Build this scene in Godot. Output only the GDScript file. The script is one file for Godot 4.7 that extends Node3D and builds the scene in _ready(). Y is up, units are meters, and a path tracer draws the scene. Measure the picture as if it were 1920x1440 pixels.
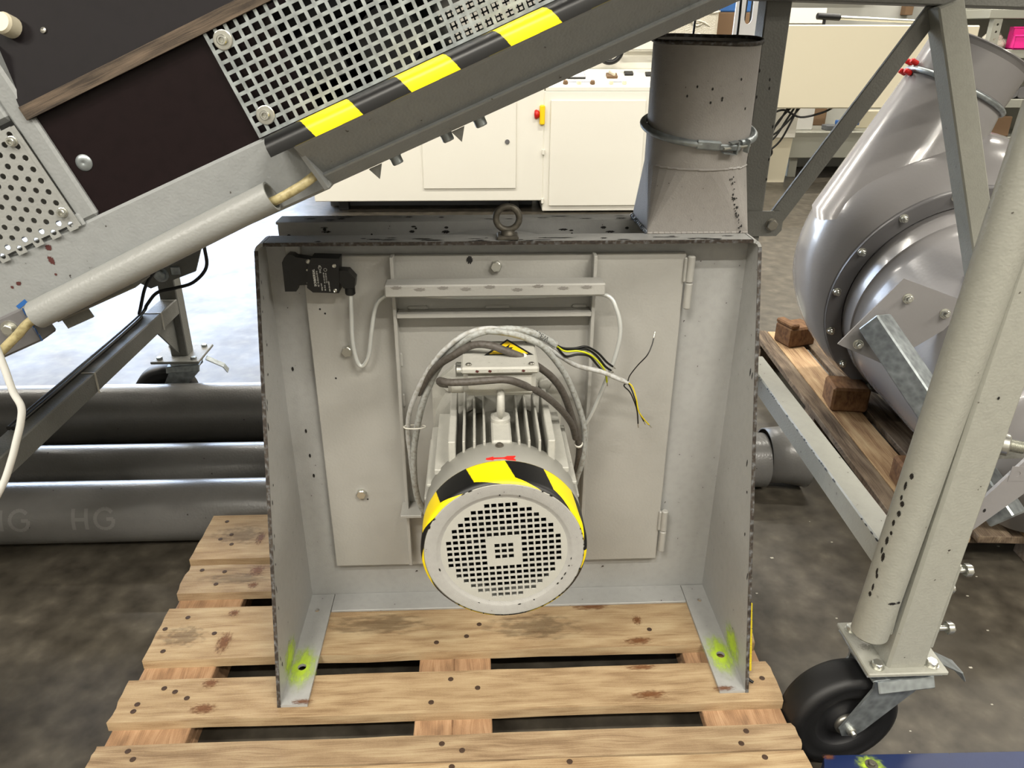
extends Node3D

const PLUM := Color(0.095, 0.06, 0.066)
var M := {}
var taken := {}
var rng := RandomNumberGenerator.new()

func V(x: float, y: float, z: float) -> Vector3:
	return Vector3(x, y, z)

# ---------------------------------------------------------------- mesh helpers
func mb() -> SurfaceTool:
	var st := SurfaceTool.new()
	st.begin(Mesh.PRIMITIVE_TRIANGLES)
	return st

func tri(st: SurfaceTool, a: Vector3, b: Vector3, c: Vector3) -> void:
	# corners run counter-clockwise seen from outside; Godot wants them clockwise
	var n := (b - a).cross(c - a)
	if n.length_squared() < 1e-18:
		return
	n = n.normalized()
	for p in [a, c, b]:
		st.set_normal(n)
		st.set_uv(Vector2.ZERO)
		st.add_vertex(p)

func quad(st: SurfaceTool, a: Vector3, b: Vector3, c: Vector3, d: Vector3) -> void:
	tri(st, a, b, c)
	tri(st, a, c, d)

func smooth_quad(st: SurfaceTool, p: Array, n: Array, uv: Array) -> void:
	for k in [0, 2, 1, 0, 3, 2]:
		st.set_normal(n[k])
		st.set_uv(uv[k])
		st.add_vertex(p[k])

func box(st: SurfaceTool, size: Vector3, xf := Transform3D(), bev := 0.0) -> void:
	var h := size * 0.5
	var c: float = min(bev, min(h.x, min(h.y, h.z)) * 0.9)
	var P := func(sx, sy, sz, kx, ky, kz):
		return xf * Vector3(sx * (h.x - c * kx), sy * (h.y - c * ky), sz * (h.z - c * kz))
	for s in [-1, 1]:
		var fx := [P.call(s, -1, -1, 0, 1, 1), P.call(s, 1, -1, 0, 1, 1), P.call(s, 1, 1, 0, 1, 1), P.call(s, -1, 1, 0, 1, 1)]
		var fy := [P.call(-1, s, -1, 1, 0, 1), P.call(-1, s, 1, 1, 0, 1), P.call(1, s, 1, 1, 0, 1), P.call(1, s, -1, 1, 0, 1)]
		var fz := [P.call(-1, -1, s, 1, 1, 0), P.call(1, -1, s, 1, 1, 0), P.call(1, 1, s, 1, 1, 0), P.call(-1, 1, s, 1, 1, 0)]
		for f in [fx, fy, fz]:
			if s > 0:
				quad(st, f[0], f[1], f[2], f[3])
			else:
				quad(st, f[3], f[2], f[1], f[0])
	if c <= 0.0:
		return
	for a in [-1, 1]:
		for b in [-1, 1]:
			var e := [
				[P.call(a, b, -1, 0, 1, 1), P.call(a, b, 1, 0, 1, 1), P.call(a, b, 1, 1, 0, 1), P.call(a, b, -1, 1, 0, 1)],
				[P.call(a, -1, b, 0, 1, 1), P.call(a, 1, b, 0, 1, 1), P.call(a, 1, b, 1, 1, 0), P.call(a, -1, b, 1, 1, 0)],
				[P.call(-1, a, b, 1, 0, 1), P.call(1, a, b, 1, 0, 1), P.call(1, a, b, 1, 1, 0), P.call(-1, a, b, 1, 1, 0)]]
			var flip := [a * b < 0, a * b > 0, a * b < 0]
			for k in 3:
				var q: Array = e[k]
				if flip[k]:
					quad(st, q[0], q[1], q[2], q[3])
				else:
					quad(st, q[3], q[2], q[1], q[0])
			for d in [-1, 1]:
				var t := [P.call(a, b, d, 0, 1, 1), P.call(a, b, d, 1, 0, 1), P.call(a, b, d, 1, 1, 0)]
				if a * b * d > 0:
					tri(st, t[0], t[1], t[2])
				else:
					tri(st, t[0], t[2], t[1])

func bx(st: SurfaceTool, x0: float, x1: float, y0: float, y1: float, z0: float, z1: float, bev := 0.0) -> void:
	box(st, Vector3(x1 - x0, y1 - y0, z1 - z0), Transform3D(Basis(), Vector3(x0 + x1, y0 + y1, z0 + z1) * 0.5), bev)

func frame_along(a: Vector3, b: Vector3, up := Vector3.UP) -> Transform3D:
	# z runs from a to b, origin in the middle
	var z := (b - a).normalized()
	var x := up.cross(z)
	if x.length() < 1e-4:
		x = Vector3.RIGHT.cross(z)
	x = x.normalized()
	return Transform3D(Basis(x, z.cross(x), z), (a + b) * 0.5)

func bar(st: SurfaceTool, a: Vector3, b: Vector3, w: float, h: float, bev := 0.002, up := Vector3.UP) -> void:
	box(st, Vector3(w, h, a.distance_to(b)), frame_along(a, b, up), bev)

func axis(at: Vector3, dir: Vector3, spin := 0.0) -> Transform3D:
	# local y points along dir
	var y := dir.normalized()
	var x := y.cross(Vector3.FORWARD)
	if x.length() < 1e-3:
		x = y.cross(Vector3.UP)
	x = x.normalized()
	return Transform3D(Basis(x, y, x.cross(y)).rotated(y, spin), at)

func lathe(st: SurfaceTool, prof: Array, xf := Transform3D(), n := 24, round_prof := false, a0 := 0.0, a1 := TAU) -> void:
	# prof: Vector2(radius, height) from the bottom up along the outside
	var m := prof.size()
	var seg := []
	for j in m - 1:
		var d: Vector2 = prof[j + 1] - prof[j]
		seg.append(Vector2(d.y, -d.x).normalized())
	for j in m - 1:
		var n0: Vector2 = seg[j]
		var n1: Vector2 = seg[j]
		if round_prof:
			if j > 0:
				n0 = (seg[j] + seg[j - 1]).normalized()
			if j < m - 2:
				n1 = (seg[j] + seg[j + 1]).normalized()
		for i in n:
			var t0 := a0 + (a1 - a0) * i / n
			var t1 := a0 + (a1 - a0) * (i + 1) / n
			var c0 := Vector3(cos(t0), 0, -sin(t0))
			var c1 := Vector3(cos(t1), 0, -sin(t1))
			var p := [c0 * prof[j].x + Vector3.UP * prof[j].y, c1 * prof[j].x + Vector3.UP * prof[j].y, c1 * prof[j + 1].x + Vector3.UP * prof[j + 1].y, c0 * prof[j + 1].x + Vector3.UP * prof[j + 1].y]
			var nn := [c0 * n0.x + Vector3.UP * n0.y, c1 * n0.x + Vector3.UP * n0.y, c1 * n1.x + Vector3.UP * n1.y, c0 * n1.x + Vector3.UP * n1.y]
			for k in 4:
				p[k] = xf * p[k]
				nn[k] = (xf.basis * nn[k]).normalized()
			smooth_quad(st, p, nn, [Vector2(float(i) / n, float(j) / (m - 1)), Vector2((i + 1.0) / n, float(j) / (m - 1)), Vector2((i + 1.0) / n, (j + 1.0) / (m - 1)), Vector2(float(i) / n, (j + 1.0) / (m - 1))])

func cyl(st: SurfaceTool, a: Vector3, b: Vector3, r: float, n := 16, bev := 0.0) -> void:
	var h := a.distance_to(b)
	var c: float = min(bev, r * 0.5)
	var prof := [Vector2(0, 0), Vector2(r - c, 0), Vector2(r, c), Vector2(r, h - c), Vector2(r - c, h), Vector2(0, h)]
	if c == 0.0:
		prof = [Vector2(0, 0), Vector2(r, 0), Vector2(r, h), Vector2(0, h)]
	lathe(st, prof, axis(a, b - a), n)

func pipe(st: SurfaceTool, a: Vector3, b: Vector3, r: float, wall: float, n := 40) -> void:
	var h := a.distance_to(b)
	lathe(st, [Vector2(r - wall, h), Vector2(r - wall, 0), Vector2(r, 0), Vector2(r, h), Vector2(r - wall, h)], axis(a, b - a), n)

func spline(pts: Array, k := 6) -> Array:
	var o := []
	var n := pts.size()
	for i in n - 1:
		var p0: Vector3 = pts[max(i - 1, 0)]
		var p1: Vector3 = pts[i]
		var p2: Vector3 = pts[i + 1]
		var p3: Vector3 = pts[min(i + 2, n - 1)]
		for j in k:
			o.append(p1.cubic_interpolate(p2, p0, p3, float(j) / k))
	o.append(pts[n - 1])
	return o

func tube(st: SurfaceTool, raw: Array, r: float, n := 10, k := 6, closed := false) -> void:
	var pts := raw if k <= 1 else spline(raw, k)
	var m := pts.size()
	var rings := []
	var side := Vector3.ZERO
	for i in m:
		var d: Vector3
		if closed:
			d = pts[(i + 1) % m] - pts[(i + m - 1) % m]
		else:
			d = pts[min(i + 1, m - 1)] - pts[max(i - 1, 0)]
		d = d.normalized()
		if side == Vector3.ZERO:
			side = d.cross(Vector3.UP if absf(d.y) < 0.9 else Vector3.RIGHT).normalized()
		side = (side - d * side.dot(d)).normalized()
		var u := d.cross(side)
		var ring := []
		for j in n:
			var t := TAU * j / n
			ring.append(side * cos(t) + u * sin(t))
		rings.append(ring)
	var count := m if closed else m - 1
	for i in count:
		var i2 := (i + 1) % m
		for j in n:
			var j2 := (j + 1) % n
			var na: Array = rings[i]
			var nb: Array = rings[i2]
			smooth_quad(st, [pts[i] + na[j] * r, pts[i] + na[j2] * r, pts[i2] + nb[j2] * r, pts[i2] + nb[j] * r], [na[j], na[j2], nb[j2], nb[j]],
				[Vector2(float(j) / n, i), Vector2((j + 1.0) / n, i), Vector2((j + 1.0) / n, i + 1.0), Vector2(float(j) / n, i + 1.0)])
	if not closed:
		for j in n:
			tri(st, pts[0], pts[0] + rings[0][(j + 1) % n] * r, pts[0] + rings[0][j] * r)
			tri(st, pts[m - 1], pts[m - 1] + rings[m - 1][j] * r, pts[m - 1] + rings[m - 1][(j + 1) % n] * r)

func prism(st: SurfaceTool, poly: Array, z0: float, z1: float, xf := Transform3D()) -> void:
	var pl := PackedVector2Array(poly)
	if Geometry2D.is_polygon_clockwise(pl):
		pl.reverse()
	# is_polygon_clockwise works in y-down axes, so check the signed area as well
	var area := 0.0
	for i in pl.size():
		area += pl[i].cross(pl[(i + 1) % pl.size()])
	if area < 0.0:
		pl.reverse()
	var idx := Geometry2D.triangulate_polygon(pl)
	for k in range(0, idx.size(), 3):
		var a := pl[idx[k]]
		var b := pl[idx[k + 1]]
		var c := pl[idx[k + 2]]
		if (b - a).cross(c - a) < 0.0:
			var t := b
			b = c
			c = t
		tri(st, xf * Vector3(a.x, a.y, z1), xf * Vector3(b.x, b.y, z1), xf * Vector3(c.x, c.y, z1))
		tri(st, xf * Vector3(a.x, a.y, z0), xf * Vector3(c.x, c.y, z0), xf * Vector3(b.x, b.y, z0))
	for i in pl.size():
		var a := pl[i]
		var b := pl[(i + 1) % pl.size()]
		quad(st, xf * Vector3(a.x, a.y, z0), xf * Vector3(b.x, b.y, z0), xf * Vector3(b.x, b.y, z1), xf * Vector3(a.x, a.y, z1))

func hole_cell(st: SurfaceTool, x0: float, x1: float, y0: float, y1: float, c: Vector2, r: float, z0: float, z1: float, xf := Transform3D(), n := 16) -> void:
	# a rectangular plate with a round hole
	var ring := []
	var rim := []
	for i in n:
		var t := TAU * (i + 0.5) / n
		var d := Vector2(cos(t), sin(t))
		ring.append(c + d * r)
		var s := 1e9
		if d.x > 1e-6: s = min(s, (x1 - c.x) / d.x)
		if d.x < -1e-6: s = min(s, (x0 - c.x) / d.x)
		if d.y > 1e-6: s = min(s, (y1 - c.y) / d.y)
		if d.y < -1e-6: s = min(s, (y0 - c.y) / d.y)
		rim.append(c + d * s)
	var L := func(p: Vector2, z: float): return xf * Vector3(p.x, p.y, z)
	for i in n:
		var j := (i + 1) % n
		var mid := []
		for k in [Vector2(x0, y0), Vector2(x1, y0), Vector2(x1, y1), Vector2(x0, y1)]:
			var a: float = (rim[i] - c).angle_to(k - c)
			var b: float = (rim[i] - c).angle_to(rim[j] - c)
			if a > 1e-5 and a < b - 1e-5:
				mid = [k]
		quad(st, L.call(ring[i], z1), L.call(rim[i], z1), L.call(rim[j], z1), L.call(ring[j], z1))
		quad(st, L.call(ring[j], z0), L.call(rim[j], z0), L.call(rim[i], z0), L.call(ring[i], z0))
		if mid.size():
			tri(st, L.call(rim[i], z1), L.call(mid[0], z1), L.call(rim[j], z1))
			tri(st, L.call(rim[j], z0), L.call(mid[0], z0), L.call(rim[i], z0))
		quad(st, L.call(ring[i], z0), L.call(ring[i], z1), L.call(ring[j], z1), L.call(ring[j], z0))
		var edge := [rim[i]] + mid + [rim[j]]
		for e in edge.size() - 1:
			quad(st, L.call(edge[e], z0), L.call(edge[e + 1], z0), L.call(edge[e + 1], z1), L.call(edge[e], z1))

func bolt(st: SurfaceTool, at: Vector3, dir: Vector3, af := 0.019, h := 0.009, washer := 0.0, spin := 0.3, stud := 0.0) -> void:
	var xf := axis(at, dir, spin)
	var y := 0.0
	if washer > 0.0:
		lathe(st, [Vector2(0, 0), Vector2(washer, 0), Vector2(washer, 0.0018), Vector2(0, 0.0018)], xf, 20)
		y = 0.0018
	var r := af / sqrt(3.0)
	lathe(st, [Vector2(r, y), Vector2(r, y + h * 0.85), Vector2(r * 0.86, y + h), Vector2(0, y + h)], xf, 6)
	if stud > 0.0:
		var t := af * 0.3
		var pr := [Vector2(t, y + h)]
		var q := y + h
		while q < y + h + stud - 0.002:
			pr.append(Vector2(t * 1.06, q + 0.0006))
			pr.append(Vector2(t * 0.94, q + 0.0014))
			q += 0.0016
		pr.append(Vector2(t * 0.8, y + h + stud))
		pr.append(Vector2(0, y + h + stud))
		lathe(st, pr, xf, 12)

func socket_screw(st: SurfaceTool, at: Vector3, dir: Vector3, r := 0.0065, washer := 0.012) -> void:
	var xf := axis(at, dir)
	lathe(st, [Vector2(washer, 0), Vector2(washer, 0.0014), Vector2(washer - 0.001, 0.002), Vector2(r, 0.002)], xf, 22)
	lathe(st, [Vector2(r, 0.002), Vector2(r, 0.007), Vector2(r - 0.001, 0.008), Vector2(r * 0.55, 0.008)], xf, 18)
	lathe(st, [Vector2(r * 0.55, 0.008), Vector2(r * 0.5, 0.004), Vector2(0, 0.004)], xf, 6)

# ---------------------------------------------------------------- objects
func numbered(called: String) -> String:
	if not taken.has(called):
		taken[called] = 0
		return called
	taken[called] += 1
	return "%s_%03d" % [called, taken[called]]

func place(n: Node) -> Transform3D:
	var t := Transform3D()
	while n is Node3D and n != self:
		t = n.transform * t
		n = n.get_parent()
	return t

func thing(called: String, label: String, category: String, at := Vector3.ZERO, turn := Vector3.ZERO, group := "") -> Node3D:
	var o := Node3D.new()
	o.name = numbered(called)
	add_child(o)
	o.position = at
	o.rotation = turn
	tag(o, label, category, group)
	return o

func tag(o: Node, label: String, category: String, group := "") -> void:
	o.set_meta("label", label)
	o.set_meta("category", category)
	if group != "":
		o.set_meta("group", group)

func part(called: String, st: SurfaceTool, mat: Material, parent: Node, local := false, label := "") -> MeshInstance3D:
	# local: the mesh is built in the axes of its parent; otherwise in world axes
	var o := MeshInstance3D.new()
	o.name = called
	o.mesh = st.commit()
	o.material_override = mat
	parent.add_child(o, true)
	if not local:
		o.transform = place(parent).affine_inverse()
	if label != "":
		o.set_meta("label", label)
	return o

func solo(called: String, st: SurfaceTool, mat: Material, label: String, category: String, group := "") -> MeshInstance3D:
	var o := MeshInstance3D.new()
	o.name = numbered(called)
	o.mesh = st.commit()
	o.material_override = mat
	add_child(o)
	tag(o, label, category, group)
	return o

func struct(called: String, st: SurfaceTool, mat: Material, label := "", category := "") -> MeshInstance3D:
	var o := solo(called, st, mat, label, category)
	o.set_meta("kind", "structure")
	return o

func dup(root: Node3D, at: Vector3, turn: Vector3, label: String, group := "") -> Node3D:
	var c: Node3D = root.duplicate()
	var plain: String = root.name
	c.name = numbered(plain)
	add_child(c)
	c.position = at
	c.rotation = turn
	c.set_meta("label", label)
	if group != "":
		c.set_meta("group", group)
	return c

func words(called: String, text: String, height: float, xf: Transform3D, mat: Material, parent: Node, bold := false) -> MeshInstance3D:
	var t := TextMesh.new()
	var f := SystemFont.new()
	f.font_names = PackedStringArray(["Droid Sans"])
	if bold:
		f.font_weight = 700
	t.font = f
	t.text = text
	t.font_size = 32
	t.pixel_size = height / 32.0
	t.depth = 0.0003
	t.curve_step = 2.0
	var o := MeshInstance3D.new()
	o.name = called
	o.mesh = t
	o.material_override = mat
	parent.add_child(o, true)
	o.transform = place(parent).affine_inverse() * xf
	return o

# ---------------------------------------------------------------- materials
func noise(seed_: int, freq: float, oct := 4, type := FastNoiseLite.TYPE_SIMPLEX_SMOOTH) -> FastNoiseLite:
	var n := FastNoiseLite.new()
	n.seed = seed_
	n.frequency = freq
	n.noise_type = type
	n.fractal_octaves = oct
	return n

func ntex(n: FastNoiseLite, offs: Array, cols: Array, size := 512, normalize := true) -> NoiseTexture2D:
	var t := NoiseTexture2D.new()
	t.width = size
	t.height = size
	t.seamless = true
	t.seamless_blend_skirt = 0.2
	t.noise = n
	t.normalize = normalize
	var g := Gradient.new()
	g.offsets = PackedFloat32Array(offs)
	g.colors = PackedColorArray(cols)
	t.color_ramp = g
	return t

func bump(n: FastNoiseLite, strength: float, size := 256) -> NoiseTexture2D:
	var t := NoiseTexture2D.new()
	t.width = size
	t.height = size
	t.seamless = true
	t.noise = n
	t.as_normal_map = true
	t.bump_strength = strength
	return t

func g(v: float) -> Color:
	return Color(v, v, v)

func mat(color: Color, rough := 0.5, metal := 0.0, tex: Texture2D = null, scale := Vector3.ONE, nrm: Texture2D = null, nscale := 1.0) -> StandardMaterial3D:
	var m := StandardMaterial3D.new()
	m.albedo_color = color
	m.roughness = rough
	m.metallic = metal
	if tex or nrm:
		m.uv1_triplanar = true
		m.uv1_triplanar_sharpness = 8.0
		m.uv1_scale = scale
	if tex:
		m.albedo_texture = tex
	if nrm:
		m.normal_enabled = true
		m.normal_texture = nrm
		m.normal_scale = nscale
	return m

func wood_image(seed_: int, along_u: bool, base: Color, dark: Color, pale: Color, grain := 1.0) -> ImageTexture:
	var w := 512
	var h := 256
	var im := Image.create(w, h, false, Image.FORMAT_RGB8)
	var fine := noise(seed_, 0.06, 3)
	var wide := noise(seed_ + 7, 0.012, 3)
	var spot := noise(seed_ + 13, 0.02, 2)
	var rr := RandomNumberGenerator.new()
	rr.seed = seed_
	var rough_ := []
	for k in 977:
		rough_.append(rr.randf_range(-1.0, 1.0))
	for y in h:
		for x in w:
			# blend the last part of each row into the start so that the picture repeats without a seam
			var keep := clampf((w - x) / 110.0, 0.0, 1.0)
			var a := 0.0
			var ring := 0.0
			var b := 0.0
			for side in 2:
				var share := keep if side == 0 else 1.0 - keep
				if share <= 0.0:
					continue
				var xs := float(x - side * w)
				var warp := spot.get_noise_2d(xs * 0.35, y * 0.7) * 9.0
				a += share * fine.get_noise_2d(xs * 0.05, (y + warp) * 5.0)
				ring += share * sin((y + warp * 1.6) * 0.16 + wide.get_noise_2d(xs * 0.25, y) * 5.0)
				b += share * wide.get_noise_2d(xs * 0.7, y * 2.2)
			var t: float = 0.5 + a * 0.4 * grain + ring * 0.05 * grain + b * 0.55 + rough_[(x * 7 + y * 131) % 977] * 0.09
			var c := dark.lerp(base, clampf(t * 2.0, 0.0, 1.0)).lerp(pale, clampf(t * 2.0 - 1.0, 0.0, 1.0))
			im.set_pixel(x, y, c)
	if not along_u:
		im.rotate_90(CLOCKWISE)
	return ImageTexture.create_from_image(im)

func make_materials() -> void:
	var chip := noise(11, 0.035, 4)
	var t_paint := ntex(chip, [0.0, 0.05, 0.07, 0.4, 0.75, 1.0], [Color(0.22, 0.17, 0.14), Color(0.25, 0.2, 0.17), g(0.965), g(0.985), g(1.0), g(0.98)], 512)
	var t_clean := ntex(noise(12, 0.015, 3), [0.0, 0.5, 1.0], [g(0.96), g(0.985), g(1.0)], 256)
	var t_worn := ntex(noise(15, 0.05, 4), [0.0, 0.3, 0.42, 0.5, 0.62, 1.0], [Color(0.12, 0.1, 0.09), Color(0.17, 0.145, 0.125), Color(0.22, 0.185, 0.16), Color(0.25, 0.22, 0.19), g(0.3), g(0.5)], 256)
	var t_peel := bump(noise(21, 0.16, 2), 1.2, 512)
	var t_fine := bump(noise(22, 0.25, 2), 1.5, 512)
	var grey := Color(0.65, 0.645, 0.625)
	M.plate = mat(grey, 0.42, 0.0, t_clean, Vector3.ONE * 1.6, t_peel, 0.2)
	M.housing = mat(Color(0.634, 0.636, 0.63), 0.42, 0.0, t_paint, Vector3.ONE * 2.3, t_peel, 0.2)
	M.chimney = mat(Color(0.6, 0.585, 0.57), 0.45, 0.0, t_paint, Vector3.ONE * 2.9, t_peel, 0.5)
	M.edge = mat(Color(1, 1, 1), 0.6, 0.0, t_worn, Vector3.ONE * 6.0, t_fine, 0.4)
	M.motor = mat(Color(0.69, 0.685, 0.655), 0.5, 0.0, t_paint, Vector3.ONE * 3.1, t_fine, 0.35)
	M.cover = mat(Color(0.7, 0.695, 0.665), 0.5, 0.0, t_clean, Vector3.ONE * 4.0, t_fine, 0.4)
	M.face = mat(Color(0.64, 0.635, 0.62), 0.55, 0.0, t_paint, Vector3.ONE * 3.7, t_fine, 0.35)
	M.frame = mat(Color(0.585, 0.585, 0.55), 0.42, 0.0, t_paint, Vector3.ONE * 1.9, t_peel, 0.3)
	M.conveyor = mat(Color(0.545, 0.555, 0.555), 0.42, 0.0, t_paint, Vector3.ONE * 2.1, t_peel, 0.3)
	M.conduit = mat(Color(0.57, 0.575, 0.565), 0.38, 0.0, t_clean, Vector3.ONE * 2.1, t_peel, 0.3)
	M.trestle = mat(Color(0.43, 0.43, 0.41), 0.5, 0.0, t_paint, Vector3.ONE * 1.7, t_peel, 0.5)
	M.fan = mat(Color(0.55, 0.54, 0.54), 0.22, 0.0, t_clean, Vector3.ONE * 1.0, t_peel, 0.06)
	M.fan.clearcoat_enabled = true
	M.fan.clearcoat = 0.2
	M.fan.clearcoat_roughness = 0.06
	M.flange = mat(Color(0.42, 0.415, 0.42), 0.3, 0.0, t_clean, Vector3.ONE)
	M.grey_pipe = mat(Color(0.43, 0.425, 0.415), 0.3, 0.0, t_paint, Vector3.ONE * 1.3, t_peel, 0.2)
	var t_zinc := ntex(noise(31, 0.03, 2, FastNoiseLite.TYPE_CELLULAR), [0.0, 0.5, 1.0], [g(0.72), g(0.86), g(1.0)], 256)
	M.zinc = mat(Color(0.74, 0.77, 0.78), 0.42, 0.75, t_zinc, Vector3.ONE * 6.0)
	M.mesh_zinc = mat(Color(0.72, 0.75, 0.755), 0.5, 0.55, t_zinc, Vector3.ONE * 8.0)
	M.bright = mat(Color(0.8, 0.8, 0.77), 0.28, 0.9)
	M.steel = mat(Color(0.62, 0.61, 0.58), 0.35, 0.9)
	M.dull_steel = mat(Color(0.46, 0.44, 0.4), 0.5, 0.5, t_zinc, Vector3.ONE * 12.0)
	M.black = mat(Color(0.035, 0.035, 0.037), 0.45)
	M.black_cable = mat(Color(0.05, 0.05, 0.05), 0.4)
	M.rubber = mat(Color(0.075, 0.075, 0.08), 0.55, 0.0, t_clean, Vector3.ONE * 4, t_fine, 0.2)
	M.rubber_rim = mat(Color(0.11, 0.11, 0.115), 0.45)
	var t_film := ntex(noise(41, 0.05, 4), [0.0, 0.5, 0.76, 0.86, 1.0], [g(0.9), g(1.0), g(1.0), Color(1.5, 1.45, 1.4), Color(2.4, 2.3, 2.2)], 512)
	M.film_ply = mat(PLUM, 0.4, 0.0, t_film, Vector3.ONE * 1.6)
	M.film_ply.metallic_specular = 0.3
	M.film_dark = mat(Color(0.075, 0.06, 0.07), 0.5, 0.0, t_film, Vector3.ONE * 1.3)
	M.film_dark.metallic_specular = 0.25
	var t_ply := wood_image(51, true, Color(0.31, 0.265, 0.22), Color(0.17, 0.14, 0.115), Color(0.42, 0.36, 0.3), 1.2)
	M.ply_edge = mat(g(1.0), 0.8, 0.0, t_ply, Vector3(2.5, 14, 14))
	M.wood = []
	M.wood_across = []
	var tones := [[Color(0.67, 0.57, 0.435), Color(0.54, 0.435, 0.315), Color(0.75, 0.66, 0.52)], [Color(0.63, 0.535, 0.415), Color(0.5, 0.405, 0.3), Color(0.71, 0.63, 0.5)], [Color(0.69, 0.59, 0.45), Color(0.57, 0.46, 0.335), Color(0.77, 0.685, 0.545)]]
	for k in 3:
		var t := wood_image(61 + k * 5, true, tones[k][0], tones[k][1], tones[k][2])
		M.wood.append(mat(g(0.95), 0.75, 0.0, t, Vector3(1.5, 5.0, 5.0), t_fine, 0.3))
	var t_str := wood_image(81, false, Color(0.62, 0.485, 0.36), Color(0.48, 0.37, 0.275), Color(0.72, 0.59, 0.46), 0.9)
	M.stringer = mat(g(1.0), 0.75, 0.0, t_str, Vector3(5, 5, 2))
	var t_old := wood_image(85, false, Color(0.4, 0.34, 0.275), Color(0.25, 0.2, 0.155), Color(0.52, 0.46, 0.385), 1.1)
	M.old_wood = mat(g(1.0), 0.85, 0.0, t_old, Vector3(4, 4, 1.2))
	var t_pine := wood_image(88, false, Color(0.66, 0.54, 0.4), Color(0.48, 0.36, 0.25), Color(0.76, 0.66, 0.51), 1.0)
	M.pine = mat(g(1.0), 0.8, 0.0, t_pine, Vector3(4, 4, 1.0))
	M.block_wood = mat(Color(0.66, 0.58, 0.5), 0.85, 0.0, t_pine, Vector3(7, 7, 4))
	M.nail = mat(Color(0.27, 0.2, 0.15), 0.7, 0.2)
	var t_floor := ntex(noise(91, 0.02, 7), [0.0, 0.3, 0.5, 0.7, 1.0], [Color(0.2, 0.183, 0.157), Color(0.262, 0.243, 0.212), Color(0.288, 0.268, 0.235), Color(0.318, 0.297, 0.26), Color(0.39, 0.364, 0.322)], 1024)
	M.floor = mat(g(1.0), 0.5, 0.0, t_floor, Vector3.ONE * 0.55)
	M.floor.metallic_specular = 0.45
	M.floor.roughness_texture = ntex(noise(92, 0.02, 4), [0.0, 1.0], [g(0.75), g(1.0)], 256)
	M.wall = mat(Color(0.58, 0.57, 0.54), 0.8)
	M.ceiling = mat(Color(0.45, 0.45, 0.44), 0.85)
	M.white = mat(Color(0.9, 0.89, 0.85), 0.4)
	M.slate = mat(Color(0.4, 0.41, 0.43), 0.5)
	M.patch = decal(Color(0.5, 0.49, 0.47), 41, 0.6, 1.0, 0.45)
	M.cream = mat(Color(0.82, 0.79, 0.7), 0.45)
	M.sheet_white = mat(Color(0.9, 0.9, 0.9), 0.5)
	var t_dirt := ntex(noise(95, 0.04, 4), [0.0, 0.35, 0.55, 1.0], [Color(0.74, 0.72, 0.68), Color(0.88, 0.87, 0.85), g(0.95), g(1.0)], 256)
	M.cable = mat(Color(0.66, 0.67, 0.66), 0.5, 0.0, t_dirt, Vector3.ONE * 9)
	M.cable_pale = mat(Color(0.74, 0.745, 0.74), 0.45, 0.0, t_dirt, Vector3.ONE * 7)
	M.cable_dark = mat(Color(0.34, 0.32, 0.3), 0.55, 0.0, t_dirt, Vector3.ONE * 11)
	M.cable_clear = mat(Color(0.8, 0.81, 0.8), 0.25, 0.3)
	M.cable_straw = mat(Color(0.72, 0.67, 0.5), 0.4, 0.0, t_dirt, Vector3.ONE * 9)
	M.cable_white = mat(Color(0.84, 0.84, 0.82), 0.4)
	M.wire_green = mat(Color(0.78, 0.8, 0.12), 0.4)
	M.strap = mat(Color(0.82, 0.74, 0.12), 0.6)
	M.wire_yellow = mat(Color(0.85, 0.77, 0.1), 0.4)
	M.tie = mat(Color(0.85, 0.84, 0.8), 0.4)
	M.yellow = mat(Color(0.95, 0.8, 0.03), 0.45)
	M.red = mat(Color(0.75, 0.07, 0.05), 0.4)
	M.red_print = mat(Color(0.87, 0.16, 0.13), 0.5)
	M.pink = mat(Color(0.9, 0.16, 0.55), 0.45)
	M.blue_paint = mat(Color(0.045, 0.125, 0.3), 0.35, 0.0, t_paint, Vector3.ONE * 2.3)
	M.print_white = mat(Color(0.86, 0.86, 0.84), 0.5)
	M.print_black = mat(Color(0.07, 0.07, 0.07), 0.5)
	M.weld = mat(Color(0.5, 0.53, 0.58), 0.25, 0.7, null, Vector3.ONE * 40, t_peel, 1.5)
	M.card = mat(Color(0.42, 0.33, 0.24), 0.85)
	M.rack = mat(Color(0.62, 0.62, 0.58), 0.5, 0.3)
	M.film_wrap = mat(Color(0.82, 0.8, 0.74), 0.25, 0.0, t_clean, Vector3.ONE, t_peel, 2.0)
	M.fog_panel = mat(Color(0.66, 0.66, 0.64), 0.35)
	M.blue_sheet = mat(Color(0.15, 0.36, 0.62), 0.5)
	# hazard tape: slanted yellow and black print
	var im := Image.create(256, 64, false, Image.FORMAT_RGB8)
	for y in 64:
		for x in 256:
			var f := fposmod(x / 256.0 - 0.22 * y / 64.0, 1.0)
			im.set_pixel(x, y, Color(0.97, 0.86, 0.02) if f < 0.5 else Color(0.055, 0.055, 0.06))
	var im2 := Image.create(256, 64, false, Image.FORMAT_RGB8)
	for y in 64:
		for x in 256:
			var f := fposmod(x / 256.0 - 0.45 * y / 64.0, 1.0)
			im2.set_pixel(x, y, Color(0.97, 0.86, 0.02) if f < 0.5 else Color(0.055, 0.055, 0.06))
	M.cover_tape = StandardMaterial3D.new()
	M.cover_tape.albedo_texture = ImageTexture.create_from_image(im2)
	M.cover_tape.roughness = 0.45
	M.tape = StandardMaterial3D.new()
	M.tape.albedo_texture = ImageTexture.create_from_image(im)
	M.tape.roughness = 0.4
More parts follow.
